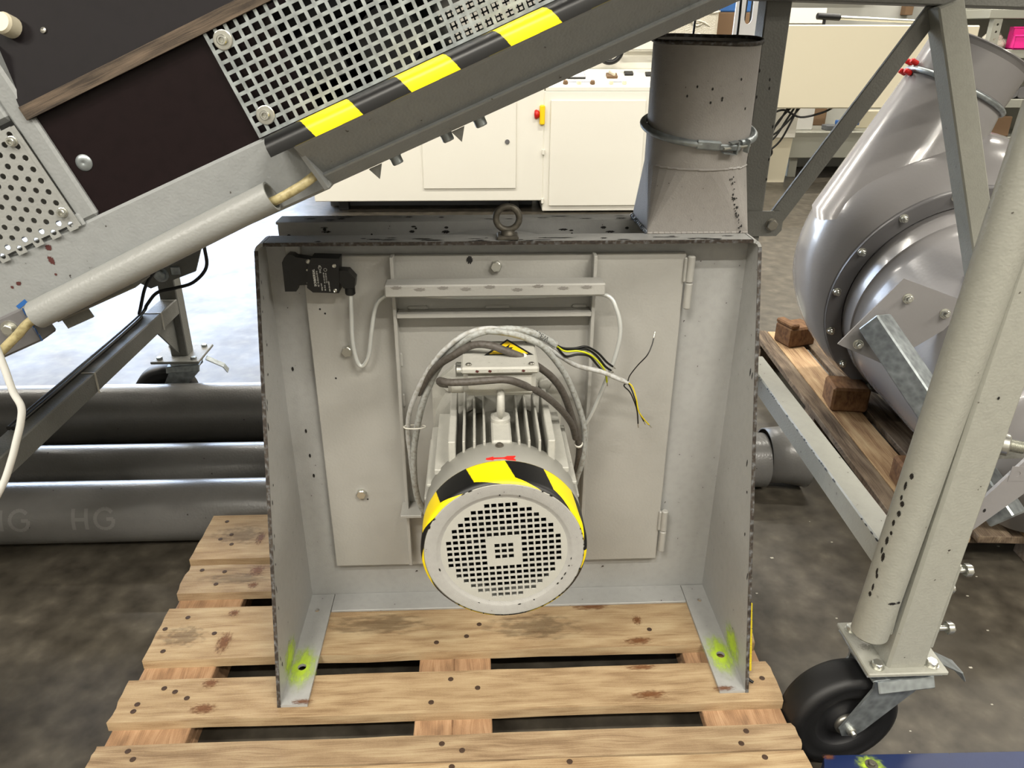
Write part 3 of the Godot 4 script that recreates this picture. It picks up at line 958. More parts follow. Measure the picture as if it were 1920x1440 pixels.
# ---------------------------------------------------------------- motor
func build_motor() -> void:
	var c := V(-0.0273, 0.604, 0)
	var t := thing("electric_motor", "pale grey finned electric motor with black and yellow taped fan cover on the housing", "motor", V(c.x, c.y, 0.02))
	var fwd := Transform3D(Basis(V(1, 0, 0), V(0, 0, 1), V(0, -1, 0)), c)
	# mounting flange
	var st := mb()
	var poly := []
	for k in 4:
		var a := PI / 4 + k * PI / 2
		for d in [-0.2, 0.0, 0.2]:
			poly.append(Vector2(c.x, c.y) + Vector2(cos(a + d), sin(a + d)) * 0.158)
	prism(st, poly, 0.0205, 0.036)
	lathe(st, [Vector2(0.13, 0.036), Vector2(0.118, 0.06), Vector2(0.112, 0.1), Vector2(0.108, 0.15)], Transform3D(Basis(V(1, 0, 0), V(0, 0, 1), V(0, -1, 0)), c), 40)
	part("mounting_flange", st, M.motor, t)
	for sx in [-1, 1]:
		for sy in [-1, 1]:
			st = mb()
			bolt(st, V(c.x + sx * 0.0965, c.y + sy * 0.099, 0.036), V(0, 0, 1), 0.024, 0.014, 0.014)
			part("hex_bolt", st, M.motor, t)
	st = mb()
	lathe(st, [Vector2(0.106, 0.12), Vector2(0.106, 0.345)], fwd, 40)
	part("stator_body", st, M.motor, t)
	# cooling fins, each one a plate
	for x in [-0.0625, -0.045, -0.0285, 0.0285, 0.045, 0.0625]:
		st = mb()
		box(st, V(0.0042, 0.05, 0.195), Transform3D(Basis(), c + V(x, 0.111, 0.2475)), 0.0012)
		part("cooling_fin", st, M.motor, t)
	for s in [-1, 1]:
		st = mb()
		box(st, V(0.012, 0.058, 0.2), Transform3D(Basis(), c + V(s * 0.082, 0.106, 0.245)), 0.0015)
		part("cooling_fin", st, M.motor, t)
		for k in 6:
			var y: float = [0.078, 0.052, 0.026, -0.005, -0.036, -0.066][k]
			var reach: float = [0.112, 0.126, 0.131, 0.133, 0.131, 0.122][k]
			st = mb()
			box(st, V(reach - 0.05, 0.006 if k else 0.01, 0.205), Transform3D(Basis(), c + V(s * (reach + 0.05) / 2, y, 0.2425)), 0.0012)
			part("cooling_fin", st, M.motor, t)
	for x in [-0.06, -0.036, -0.012, 0.012, 0.036, 0.06]:
		st = mb()
		box(st, V(0.0042, 0.045, 0.2), Transform3D(Basis(), c + V(x, -0.108, 0.245)), 0.001)
		part("cooling_fin", st, M.motor, t)
	# terminal box
	st = mb()
	bx(st, -0.089, 0.032, 0.789, 0.8355, 0.16, 0.283, 0.008)
	bx(st, -0.075, 0.02, 0.7, 0.79, 0.1, 0.175, 0.004)
	var tb := part("terminal_box", st, M.motor, t)
	st = mb()
	bx(st, -0.0925, 0.036, 0.835, 0.847, 0.172, 0.292, 0.003)
	part("lid", st, M.motor, tb)
	for p in [[-0.08, 0.28], [0.024, 0.28], [0.024, 0.183], [-0.08, 0.183]]:
		st = mb()
		lathe(st, [Vector2(0.005, 0.847), Vector2(0.005, 0.849), Vector2(0.0035, 0.8505), Vector2(0.002, 0.8495), Vector2(0, 0.8495)], Transform3D(Basis(), V(p[0], 0, p[1])), 12)
		part("lid_screw", st, M.steel, tb)
	for p in [[-0.066, 0.286], [-0.045, 0.287], [0.01, 0.2925]]:
		mark("paint_chip", M.chip_red, facing(V(p[0], 0.841, 0.2925), V(0, 0, 1)), 0.009, 0.007, tb)
	# warning triangle on the lid
	st = mb()
	var lid := Transform3D(Basis(V(1, 0, 0), V(0, 0, -1), V(0, 1, 0)), V(-0.012, 0.8472, 0.21))
	prism(st, [Vector2(-0.042, -0.03), Vector2(0.042, -0.03), Vector2(0, 0.044)], 0, 0.0003, lid)
	part("warning_sticker", st, M.print_black, tb, false, "black and yellow warning triangle")
	st = mb()
	prism(st, [Vector2(-0.033, -0.025), Vector2(0.033, -0.025), Vector2(0, 0.034)], 0.0003, 0.0006, lid)
	part("warning_sticker", st, M.yellow, tb)
	st = mb()
	prism(st, [Vector2(0.004, 0.018), Vector2(-0.008, -0.002), Vector2(0.0, -0.002), Vector2(-0.003, -0.02), Vector2(0.009, 0.003), Vector2(0.001, 0.003)], 0.0006, 0.0009, lid)
	part("warning_sticker", st, M.print_black, tb)
	# cable gland and plug on the left of the box
	st = mb()
	lathe(st, [Vector2(0.017, 0.0), Vector2(0.017, 0.012), Vector2(0.015, 0.014), Vector2(0, 0.014)], axis(V(-0.0895, 0.808, 0.215), V(-1, 0, 0)), 6)
	part("plug", st, M.bright, tb)
	st = mb()
	lathe(st, [Vector2(0.014, 0), Vector2(0.014, 0.02), Vector2(0.01, 0.026), Vector2(0, 0.026)], axis(V(-0.0895, 0.8, 0.255), V(-1, 0, 0)), 12)
	part("cable_gland", st, M.motor, tb)
	# lifting eye of the motor, standing along the shaft
	st = mb()
	bx(st, c.x - 0.0165, c.x + 0.0165, 0.69, 0.7395, 0.24, 0.345, 0.003)
	lathe(st, [Vector2(0.0165, 0.739), Vector2(0.0165, 0.746), Vector2(0.012, 0.751), Vector2(0.0, 0.751)], Transform3D(Basis(), V(c.x, 0, 0.272)), 24)
	part("eye_boss", st, M.motor, t)
	st = mb()
	var ring := []
	for k in 28:
		var a := TAU * k / 28
		ring.append(V(c.x, 0.7765 + sin(a) * 0.0235, 0.272 + cos(a) * 0.0235))
	tube(st, ring, 0.0066, 12, 1, true)
	part("lifting_eye", st, M.motor, t)
	# fan cover
	st = mb()
	lathe(st, [Vector2(0.126, 0.336), Vector2(0.131, 0.338), Vector2(0.131, 0.45), Vector2(0.1302, 0.4545), Vector2(0.128, 0.458), Vector2(0.1245, 0.46)], fwd, 64, true)
	var cover := part("fan_cover", st, M.cover, t)
	st = mb()
	lathe(st, [Vector2(0.1245, 0.46), Vector2(0.108, 0.46), Vector2(0.1055, 0.4592), Vector2(0.1035, 0.4578), Vector2(0.1, 0.457)], fwd, 64, true)
	part("front_ring", st, M.face, cover)
	for k in 46:
		var a := rng.randf_range(0, TAU) if k % 3 == 0 else rng.randf_range(-2.3, 0.4)
		var rr := 0.1255 if k % 4 else 0.1068
		mark("paint_chip", M.chip, facing(c + V(cos(a) * rr, sin(a) * rr, 0.4606), V(0, 0, 1), Vector3.UP, a + PI / 2), rng.randf_range(0.003, 0.012), rng.randf_range(0.0015, 0.004), cover)
	st = mb()
	var pitch := 0.01072
	var hole := 0.0079
	var turned := fwd * Transform3D(Basis(Vector3.UP, deg_to_rad(3.5)), Vector3.ZERO)
	var L := func(x: float, y: float, d: float): return turned * V(x, d, -y)
	var circle := PackedVector2Array()
	for k in 72:
		circle.append(Vector2(cos(TAU * k / 72), sin(TAU * k / 72)) * 0.1003)
	for i in range(-10, 11):
		for j in range(-10, 11):
			var o := Vector2(i, j) * pitch
			var h := pitch / 2
			var sq := PackedVector2Array([o + Vector2(-h, -h), o + Vector2(h, -h), o + Vector2(h, h), o + Vector2(-h, h)])
			var ring_no: int = max(absi(i), absi(j))
			var open := i * i + j * j <= 69 and ring_no != 2
			if open:
				var e := hole / 2
				var inn := [o + Vector2(-e, -e), o + Vector2(e, -e), o + Vector2(e, e), o + Vector2(-e, e)]
				for k in 4:
					var a: Vector2 = sq[k]
					var b: Vector2 = sq[(k + 1) % 4]
					var ia: Vector2 = inn[k]
					var ib: Vector2 = inn[(k + 1) % 4]
					quad(st, L.call(a.x, a.y, 0.457), L.call(b.x, b.y, 0.457), L.call(ib.x, ib.y, 0.457), L.call(ia.x, ia.y, 0.457))
					quad(st, L.call(ia.x, ia.y, 0.457), L.call(ib.x, ib.y, 0.457), L.call(ib.x, ib.y, 0.4545), L.call(ia.x, ia.y, 0.4545))
			else:
				for piece in Geometry2D.intersect_polygons(sq, circle):
					var idx := Geometry2D.triangulate_polygon(piece)
					for k in range(0, idx.size(), 3):
						var a: Vector2 = piece[idx[k]]
						var b: Vector2 = piece[idx[k + 1]]
						var d: Vector2 = piece[idx[k + 2]]
						if (b - a).cross(d - a) < 0:
							var tmp := b
							b = d
							d = tmp
						tri(st, L.call(a.x, a.y, 0.457), L.call(b.x, b.y, 0.457), L.call(d.x, d.y, 0.457))
	part("grille", st, M.cover, cover)
	st = mb()
	for k in 9:
		var a := TAU * k / 9
		box(st, V(0.004, 0.05, 0.07), fwd * Transform3D(Basis(Vector3.UP, a), Vector3.ZERO) * Transform3D(Basis(V(1, 0, 0), V(0, 0, 1), V(0, -1, 0)), V(0.0, 0.41, -0.058)), 0.001)
	lathe(st, [Vector2(0.032, 0.37), Vector2(0.032, 0.43), Vector2(0.024, 0.435), Vector2(0, 0.435)], fwd, 24)
	lathe(st, [Vector2(0.118, 0.39), Vector2(0.118, 0.394), Vector2(0, 0.394)], fwd, 40)
	part("fan_blades", st, M.black, cover, false, "black plastic fan behind the grille")
	st = mb()
	lathe(st, [Vector2(0.128, 0.362), Vector2(0, 0.362)], fwd, 40)
	part("fan_backing", st, M.motor, cover)
	# tape round the rim of the cover
	st = mb()
	lathe(st, [Vector2(0.1317, 0.401), Vector2(0.1317, 0.45), Vector2(0.1308, 0.4552), Vector2(0.1285, 0.4586), Vector2(0.1262, 0.4602)], fwd, 96, true)
	var tp: StandardMaterial3D = M.cover_tape.duplicate()
	tp.uv1_scale = V(-6.5, 1.0, 1)
	tp.uv1_offset = V(0.1, 0, 0)
	part("hazard_tape", st, tp, cover)
	st = mb()
	bolt(st, V(c.x - 0.004, 0.7345, 0.352), V(0, 1, 0), 0.0085, 0.003, 0.007)
	part("cover_screw", st, M.dull_steel, cover)
	# printed arrow on top of the cover, pointing left
	st = mb()
	var ar := Transform3D(Basis(V(1, 0, 0), V(0, 0, -1), V(0, 1, 0)), V(-0.029, 0.7347, 0.3925))
	prism(st, [Vector2(-0.025, 0), Vector2(-0.013, -0.005), Vector2(-0.013, -0.0018), Vector2(0.004, -0.0022), Vector2(0.009, -0.006), Vector2(0.022, -0.006), Vector2(0.018, 0), Vector2(0.022, 0.006), Vector2(0.009, 0.006), Vector2(0.004, 0.0022), Vector2(-0.013, 0.0018), Vector2(-0.013, 0.005)], -0.002, 0.0007, ar)
	part("direction_arrow", st, M.red_print, cover, false, "red arrow pointing left")

func make_cable(called: String, label: String, pts: Array, r: float, m: Material, group := "") -> Node3D:
	var o := thing(called, label, "cable", pts[0], Vector3.ZERO, group)
	var st := mb()
	tube(st, pts, r, 10, 6)
	part("sheath", st, m, o)
	return o

func wire(o: Node, pts: Array, m: Material, r := 0.0017, tip := true) -> void:
	var st := mb()
	tube(st, pts, r, 6, 5)
	var w := part("core_wire", st, m, o)
	if tip:
		var n := pts.size()
		var d: Vector3 = (pts[n - 1] - pts[n - 2]).normalized()
		st = mb()
		cyl(st, pts[n - 1] - d * 0.002, pts[n - 1] + d * 0.011, 0.0011, 6)
		part("ferrule", st, M.bright, w)

func build_cables() -> void:
	var A := [V(-0.185, 0.4, 0.05), V(-0.196, 0.45, 0.07), V(-0.199, 0.510, 0.090), V(-0.196, 0.580, 0.105), V(-0.187, 0.637, 0.120), V(-0.169, 0.715, 0.145), V(-0.141, 0.788, 0.170), V(-0.108, 0.839, 0.185), V(-0.066, 0.871, 0.200), V(-0.026, 0.877, 0.195), V(0.012, 0.873, 0.190), V(0.046, 0.858, 0.180), V(0.075, 0.837, 0.170)]
	var o := make_cable("power_cable", "thick dirty grey cable arching over the motor with black cores at its cut end", A, 0.0066, M.cable)
	wire(o, [V(0.075, 0.837, 0.170), V(0.090, 0.826, 0.160), V(0.112, 0.821, 0.150), V(0.135, 0.820, 0.140), V(0.159, 0.802, 0.127), V(0.179, 0.777, 0.113), V(0.193, 0.763, 0.102)], M.black_cable, 0.0023)
	wire(o, [V(0.075, 0.835, 0.170), V(0.090, 0.822, 0.160), V(0.115, 0.817, 0.150), V(0.135, 0.815, 0.140), V(0.156, 0.797, 0.127), V(0.176, 0.769, 0.113), V(0.19, 0.755, 0.102)], M.black_cable, 0.0023)
	wire(o, [V(0.077, 0.834, 0.170), V(0.093, 0.820, 0.160), V(0.118, 0.816, 0.150), V(0.141, 0.805, 0.140), V(0.160, 0.785, 0.127), V(0.177, 0.758, 0.113), V(0.184, 0.73, 0.102)], M.wire_green, 0.002)
	wire(o, [V(0.078, 0.831, 0.170), V(0.095, 0.810, 0.160), V(0.118, 0.809, 0.150), V(0.141, 0.801, 0.140), V(0.160, 0.776, 0.127), V(0.177, 0.755, 0.113), V(0.188, 0.75, 0.102)], M.black_cable, 0.0023)
	var m := words("cable_marking", "W3ES1", 0.011, facing(V(0.045, 0.8625, 0.1865), V(-0.1, 0.35, 1), Vector3.UP, PI - 0.5), M.print_black, o)
	m.set_meta("label", "handwritten marking W3ES1")
	var B := [V(-0.19, 0.41, 0.045), V(-0.201, 0.47, 0.065), V(-0.204, 0.532, 0.080), V(-0.204, 0.583, 0.099), V(-0.204, 0.633, 0.117), V(-0.197, 0.687, 0.137), V(-0.177, 0.746, 0.160), V(-0.150, 0.802, 0.182), V(-0.120, 0.842, 0.193), V(-0.084, 0.870, 0.196), V(-0.041, 0.881, 0.200), V(-0.001, 0.867, 0.193), V(0.030, 0.853, 0.185), V(0.059, 0.834, 0.174), V(0.091, 0.805, 0.155), V(0.121, 0.780, 0.136), V(0.166, 0.764, 0.127), V(0.195, 0.750, 0.124), V(0.221, 0.737, 0.120)]
	o = make_cable("control_cable", "slim pale grey cable crossing to the right of the motor with fanned out thin cores", B, 0.0047, M.cable_pale)
	wire(o, [V(0.221, 0.737, 0.120), V(0.221, 0.757, 0.133), V(0.232, 0.785, 0.147), V(0.244, 0.809, 0.160), V(0.253, 0.826, 0.153), V(0.257, 0.839, 0.147)], M.black_cable, 0.0012)
	wire(o, [V(0.221, 0.737, 0.120), V(0.231, 0.727, 0.120), V(0.240, 0.702, 0.120), V(0.247, 0.674, 0.116), V(0.261, 0.651, 0.108), V(0.274, 0.634, 0.1)], M.wire_yellow, 0.0014)
	wire(o, [V(0.220, 0.736, 0.120), V(0.214, 0.730, 0.120), V(0.226, 0.717, 0.120), V(0.236, 0.697, 0.116), V(0.246, 0.670, 0.108), V(0.252, 0.637, 0.100)], M.black_cable, 0.0014)
	wire(o, [V(0.221, 0.737, 0.120), V(0.230, 0.720, 0.120), V(0.238, 0.699, 0.120), V(0.250, 0.668, 0.110), V(0.263, 0.642, 0.1)], M.black_cable, 0.0014)
	var E := [V(-0.087, 0.865, 0.190), V(-0.051, 0.876, 0.200), V(-0.012, 0.876, 0.210), V(0.018, 0.865, 0.205), V(0.047, 0.848, 0.200), V(0.075, 0.811, 0.185), V(0.098, 0.770, 0.170), V(0.123, 0.706, 0.150), V(0.141, 0.636, 0.130), V(0.141, 0.562, 0.115), V(0.134, 0.512, 0.100), V(0.125, 0.45, 0.08), V(0.115, 0.4, 0.06)]
	make_cable("power_cable", "outermost grey cable loop curving down the right side of the motor", E, 0.0058, M.cable)
	var D := [V(-0.176, 0.735, 0.15), V(-0.155, 0.78, 0.175), V(-0.132, 0.815, 0.2), V(-0.107, 0.84, 0.222), V(-0.076, 0.863, 0.234), V(-0.047, 0.869, 0.247), V(-0.016, 0.857, 0.246), V(0.012, 0.843, 0.242), V(0.037, 0.822, 0.229), V(0.065, 0.792, 0.211), V(0.089, 0.750, 0.189), V(0.110, 0.688, 0.162), V(0.128, 0.624, 0.136), V(0.134, 0.581, 0.118), V(0.132, 0.515, 0.092), V(0.122, 0.44, 0.07)]
	o = make_cable("power_cable", "dark dirty cable lying across the terminal box lid and down the right", D, 0.0066, M.cable_dark)
	for p in [[V(0.012, 0.843, 0.242), V(0.025, -0.018, -0.01)], [V(0.130, 0.61, 0.131), V(0.006, -0.04, -0.02)]]:
		var st := mb()
		lathe(st, [Vector2(0.0066, -0.003), Vector2(0.0082, -0.002), Vector2(0.0082, 0.002), Vector2(0.0066, 0.003)], axis(p[0], p[1]), 14)
		part("cable_tie", st, M.tie, o)
	var C := [V(-0.105, 0.800, 0.255), V(-0.126, 0.806, 0.262), V(-0.128, 0.82, 0.28), V(-0.112, 0.8255, 0.300), V(-0.085, 0.829, 0.3075), V(-0.053, 0.833, 0.312), V(-0.018, 0.833, 0.310), V(0.014, 0.811, 0.286), V(0.046, 0.780, 0.256), V(0.082, 0.730, 0.214), V(0.108, 0.680, 0.176), V(0.122, 0.629, 0.140)]
	make_cable("power_cable", "dark grey cable from the terminal box gland draped over the motor lifting eye", C, 0.0062, M.cable_dark)
	var st2 := mb()
	var tie := []
	for k in 20:
		var a := TAU * k / 20
		tie.append(V(-0.188 + cos(a) * 0.021, 0.657 + sin(a) * 0.003, 0.135 + sin(a) * 0.014))
	tube(st2, tie, 0.0013, 6, 1, true)
	solo("cable_tie", st2, M.tie, "white cable tie bundling the grey cables left of the motor", "cable tie")

# ---------------------------------------------------------------- safety switch
func build_switch() -> void:
	var t := thing("safety_switch", "black door safety switch with printed label screwed in the upper left corner of the housing", "safety switch", V(-0.36, 0.93, 0.02))
	var st := mb()
	prism(st, [Vector2(-0.4240, 0.9570), Vector2(-0.4190, 0.9660), Vector2(-0.4120, 0.9720), Vector2(-0.4030, 0.9710), Vector2(-0.3980, 0.9670), Vector2(-0.3730, 0.9630), Vector2(-0.3740, 0.9460), Vector2(-0.3780, 0.9140), Vector2(-0.3990, 0.9130), Vector2(-0.4040, 0.9010), Vector2(-0.4250, 0.9010)], 0.022, 0.045)
	var key := part("actuator", st, M.black, t)
	st = mb()
	bx(st, -0.417, -0.411, 0.918, 0.942, 0.0451, 0.0456)
	part("slot", st, M.black, key)
	st = mb()
	prism(st, [Vector2(-0.3680, 0.9680), Vector2(-0.3170, 0.9660), Vector2(-0.3190, 0.9460), Vector2(-0.3230, 0.9000), Vector2(-0.3710, 0.9020), Vector2(-0.3810, 0.9110), Vector2(-0.3760, 0.9480)], 0.0205, 0.055)
	var body := part("switch_body", st, M.black, t)
	for p in [[-0.375, 0.959, 0.0045, 0.046], [-0.327, 0.953, 0.0036, 0.055], [-0.3295, 0.9055, 0.0036, 0.055], [-0.379, 0.943, 0.002, 0.046], [-0.381, 0.918, 0.002, 0.046]]:
		st = mb()
		lathe(st, [Vector2(p[2], 0), Vector2(p[2], 0.0015), Vector2(p[2] * 0.8, 0.002), Vector2(p[2] * 0.5, 0.0012), Vector2(0, 0.0012)], axis(V(p[0], p[1], p[3]), V(0, 0, 1)), 14)
		part("screw", st, M.bright, body)
	st = mb()
	bx(st, -0.3685, -0.336, 0.9035, 0.9555, 0.055, 0.0553)
	part("label_plate", st, M.black, body)
	var up := func(x: float, y: float): return facing(V(x, y, 0.0555), V(0, 0, 1), Vector3.UP, PI / 2 + 0.03)
	words("lettering", "SCHMERSAL", 0.0058, up.call(-0.3652, 0.9305), M.print_white, body, true)
	words("lettering", "AZ 16-02zvrk-M16", 0.0038, up.call(-0.3595, 0.9285), M.print_white, body)
	words("lettering", "IP67  CE", 0.0042, up.call(-0.3535, 0.947), M.print_white, body)
	words("lettering", "AC-15 230V 4A", 0.003, up.call(-0.3475, 0.93), M.print_white, body)
	words("lettering", "DC-13 24V 4A", 0.003, up.call(-0.3435, 0.93), M.print_white, body)
	words("lettering", "Uimp 4 kV", 0.003, up.call(-0.3535, 0.9125), M.print_white, body)
	words("lettering", "Ith 10 A", 0.003, up.call(-0.3475, 0.911), M.print_white, body)
	words("lettering", "DIN EN 60947", 0.0024, up.call(-0.3395, 0.914), M.print_white, body)
	st = mb()
	for p in [[-0.3535, 0.9535], [-0.344, 0.9495]]:
		var ring := []
		for k in 16:
			ring.append(V(p[0] + cos(TAU * k / 16) * 0.0028, p[1] - 0.004 + sin(TAU * k / 16) * 0.0028, 0.0554))
		tube(st, ring, 0.0003, 4, 1, true)
	part("approval_mark", st, M.print_white, body)
	st = mb()
	prism(st, [Vector2(-0.3200, 0.9430), Vector2(-0.3030, 0.9420), Vector2(-0.2910, 0.9270), Vector2(-0.2940, 0.9090), Vector2(-0.3140, 0.9080), Vector2(-0.3220, 0.9220)], 0.026, 0.052)
	part("elbow_connector", st, M.black, t)
	st = mb()
	lathe(st, [Vector2(0, 0.892), Vector2(0.0075, 0.892), Vector2(0.0098, 0.8945), Vector2(0.0098, 0.906), Vector2(0.0085, 0.909)], Transform3D(Basis(), V(-0.3045, 0, 0.04)), 12)
	part("gland_nut", st, M.black, t)
	# little steel angle that carries the switch
	st = mb()
	bx(st, -0.423, -0.395, 0.955, 0.985, 0.0005, 0.02, 0.002)
	part("mounting_angle", st, M.plate, t)
	var c := [V(-0.3045, 0.893, 0.040), V(-0.305, 0.857, 0.044), V(-0.308, 0.801, 0.044), V(-0.303, 0.754, 0.04), V(-0.292, 0.745, 0.04), V(-0.279, 0.769, 0.045), V(-0.270, 0.816, 0.05), V(-0.261, 0.859, 0.048), V(-0.250, 0.882, 0.046), V(-0.229, 0.894, 0.042), V(-0.212, 0.896, 0.04), V(-0.14, 0.895, 0.064), V(0.0, 0.893, 0.064), V(0.115, 0.896, 0.064), V(0.178, 0.897, 0.075), V(0.198, 0.870, 0.085), V(0.206, 0.829, 0.09), V(0.200, 0.779, 0.088), V(0.185, 0.717, 0.078), V(0.165, 0.647, 0.066), V(0.15, 0.611, 0.06)]
	make_cable("switch_cable", "thin silvery cable looping down from the black safety switch and behind the crossbar", c, 0.0042, M.cable_clear)
	# strap hanging behind the right side plate
	st = mb()
	for k in 8:
		var a := float(k) / 8
		var b := float(k + 1) / 8
		var p0 := V(0.4745, lerpf(0.3, 0.165, a), lerpf(0.245, 0.29, a))
		var p1 := V(0.4745, lerpf(0.3, 0.165, b), lerpf(0.245, 0.29, b))
		bar(st, p0, p1, 0.004 + 0.006 * minf(a * 2, 1), 0.014, 0.001, V(1, 0, 0))
	var s := thing("strap", "narrow yellow strap with black end hanging behind the right side plate", "strap", V(0.4745, 0.3, 0.245))
	part("webbing", st, M.strap, s)
	st = mb()
	tube(st, [V(0.4745, 0.17, 0.288), V(0.4745, 0.155, 0.294), V(0.477, 0.149, 0.3), V(0.484, 0.147, 0.306)], 0.003, 8)
	part("hook", st, M.black, s)

# ---------------------------------------------------------------- conveyor
func square_mesh(s0: float, s1: float, t0: float, t1: float, w: float, thick := 0.002) -> SurfaceTool:
	# sheet with square holes: rails one way, short webs the other
	var st := mb()
	var pitch := 0.0147
	var web := 0.0047
	var ny := int(round((t1 - t0) / pitch))
	var py := (t1 - t0 - web) / ny
	for j in ny + 1:
		var y := t0 + j * py
		bx(st, s0, s1, y, y + web, w - thick, w)
	var nx := int((s1 - s0) / pitch)
	for i in nx + 1:
		var x := s0 + i * pitch
		for j in ny:
			var y := t0 + j * py
			bx(st, x, x + web, y + web, y + py, w - thick, w)
	return st

func build_conveyor() -> void:
	var t := thing("belt_conveyor", "sloping grey conveyor with dark plywood side panels and perforated guards above the housing", "conveyor", V(-0.597, 1.109, 0.33), V(0, 0, deg_to_rad(23.1)))
	var along := Transform3D(Basis(V(0, 0, 1), V(0, 1, 0), V(-1, 0, 0)), Vector3.ZERO)   # (across, up, -along)
	var st := mb()
	bx(st, -1.7, 0.318, -0.097, 0.0, -0.08, 0.0, 0.004)
	bx(st, 0.318, 1.9, -0.095, -0.002, -0.08, -0.022)
	part("side_beam", st, M.conveyor, t, true)
	st = mb()
	bx(st, -1.7, 1.9, -0.097, 0.0, -1.52, -1.44, 0.004)
	part("side_beam", st, M.conveyor, t, true)
	st = mb()
	bx(st, -0.032, -0.002, 0.0, 0.245, -0.05, 0.0, 0.004)
	part("upright", st, M.conveyor, t, true)
	st = mb()
	bx(st, -1.7, -0.031, 0.152, 0.21, -0.06, -0.0015, 0.006)
	part("top_rail", st, M.conveyor, t, true)
	st = mb()
	box(st, V(0.02, 0.01, 0.006), Transform3D(Basis(), V(-0.036, -0.0005, 0.0)), 0.003)
	box(st, V(0.012, 0.02, 0.006), Transform3D(Basis(), V(-0.03, 0.004, 0.0)), 0.003)
	part("weld_seam", st, M.conveyor, t, true)
	st = mb()
	bx(st, -0.003, 0.345, -0.002, 0.147, -0.03, -0.008)
	part("plywood_panel", st, M.film_ply, t, true)
	st = mb()
	bx(st, -0.003, 0.5, -0.002, 0.147, -1.475, -1.445)
	part("plywood_panel", st, M.film_ply, t, true)
	# upper panel leans back; its sawn lower edge shows the plies
	st = mb()
	prism(st, [Vector2(0.004, 0.142), Vector2(0.004, 0.1605), Vector2(-0.18, 0.62), Vector2(-0.2, 0.62), Vector2(-0.016, 0.142)], -1.9, 0.008, along)
	var up := part("plywood_panel", st, M.film_dark, t, true)
	st = mb()
	bx(st, -0.008, 1.9, 0.1422, 0.1603, 0.0035, 0.0052, 0.0004)
	bx(st, -0.0095, -0.008, 0.1422, 0.1603, -0.012, 0.0052, 0.0003)
	part("ply_edge", st, M.ply_edge, up, true)
	st = mb()
	prism(st, [Vector2(-1.5, 0.142), Vector2(-1.5, 0.16), Vector2(-1.32, 0.62), Vector2(-1.3, 0.62), Vector2(-1.48, 0.142)], -1.9, 0.008, along)
	part("plywood_panel", st, M.film_ply, t, true)
	st = mb()
	bx(st, 0.0, 1.9, 0.1, 0.11, -1.42, -0.09)
	bx(st, 0.0, 0.4, 0.03, 0.1, -1.42, -0.09)
	bx(st, 0.0, 0.46, 0.1, 0.1415, -1.42, -0.09)
	bx(st, 0.0, 1.9, -0.012, -0.004, -1.42, -0.09)
	part("belt", st, M.black, t, true)
	st = mb()
	bx(st, -1.7, -0.035, 0.02, 0.205, -0.34, -0.332)
	bx(st, -1.7, -0.035, 0.02, 0.03, -1.44, -0.34)
	bx(st, -1.7, -0.035, 0.195, 0.205, -0.332, -0.06)
	part("inner_plate", st, M.conveyor, t, true)
	st = mb()
	cyl(st, V(0.47, 0.045, -1.42), V(0.47, 0.045, -0.09), 0.045, 24)
	part("return_roller", st, M.rubber, t, true)
	st = mb()
	for p in [[0.02, 0.068, -0.008]]:
		lathe(st, [Vector2(0.0115, 0), Vector2(0.0112, 0.0012), Vector2(0.006, 0.0028), Vector2(0.0018, 0.0034), Vector2(0.0012, 0.0028), Vector2(0, 0.0028)], axis(V(p[0], p[1], p[2]), V(0, 0, 1)), 22, true)
	part("rivet", st, M.zinc, t, true)
	st = mb()
	var lean := V(0, 0.37, 0.93).normalized()
	lathe(st, [Vector2(0.014, 0), Vector2(0.014, 0.018), Vector2(0.012, 0.022), Vector2(0, 0.022)], axis(V(0.027, 0.249, -0.032), lean), 18)
	part("cap_nut", st, M.cream, up, true)
	st = mb()
	lathe(st, [Vector2(0.0042, 0), Vector2(0.004, 0.002), Vector2(0.0015, 0.003), Vector2(0, 0.002)], axis(V(0.066, 0.229, -0.0235), lean), 12)
	part("panel_screw", st, M.steel, up, true)
	# square-hole guard with its screws, and its twin on the far side
	var gm := part("mesh_guard", square_mesh(0.26, 1.32, 0.0015, 0.1475, 0.0015), M.mesh_zinc, t, true)
	part("mesh_guard", square_mesh(0.42, 1.32, 0.0015, 0.1, -1.44), M.mesh_zinc, t, true)
	for p in [[0.2805, 0.1265], [0.2835, 0.0245], [0.75, 0.1265]]:
		st = mb()
		socket_screw(st, V(p[0], p[1], 0.0016), V(0, 0, 1), 0.0066, 0.0125)
		part("socket_screw", st, M.bright, gm, true)
	# round-hole guard on the left
	st = mb()
	var cw := 0.01437
	var ch := 0.01659
	for i in 31:
		for j in 9:
			var x := -0.0345 - (i + 1) * cw
			var y := -0.0045 + j * ch + (ch / 2 if i % 2 else 0.0)
			hole_cell(st, x, x + cw, y, y + ch, Vector2(x + cw / 2, y + ch / 2), 0.0041, 0.0035, 0.005, Transform3D(), 12)
	bx(st, -0.0347, -0.029, -0.003, 0.144, 0.0035, 0.005)
	var rg := part("round_hole_guard", st, M.conduit, t, true)
	for p in [[-0.0435, 0.128], [-0.041, 0.0225]]:
		st = mb()
		socket_screw(st, V(p[0], p[1], 0.005), V(0, 0, 1), 0.0058, 0.0072)
		part("socket_screw", st, M.bright, rg, true)
	# bent guard channel with hazard tape
	st = mb()
	var prof := [Vector2(0.0, -0.0005), Vector2(0.052, -0.0005), Vector2(0.06, -0.0025), Vector2(0.068, -0.007), Vector2(0.072, -0.0135), Vector2(0.072, -0.024), Vector2(0.068, -0.028), Vector2(0.004, -0.073), Vector2(0.011, -0.0755), Vector2(0.009, -0.078), Vector2(-0.022, -0.0955), Vector2(-0.03, -0.0955), Vector2(-0.03, -0.0005)]
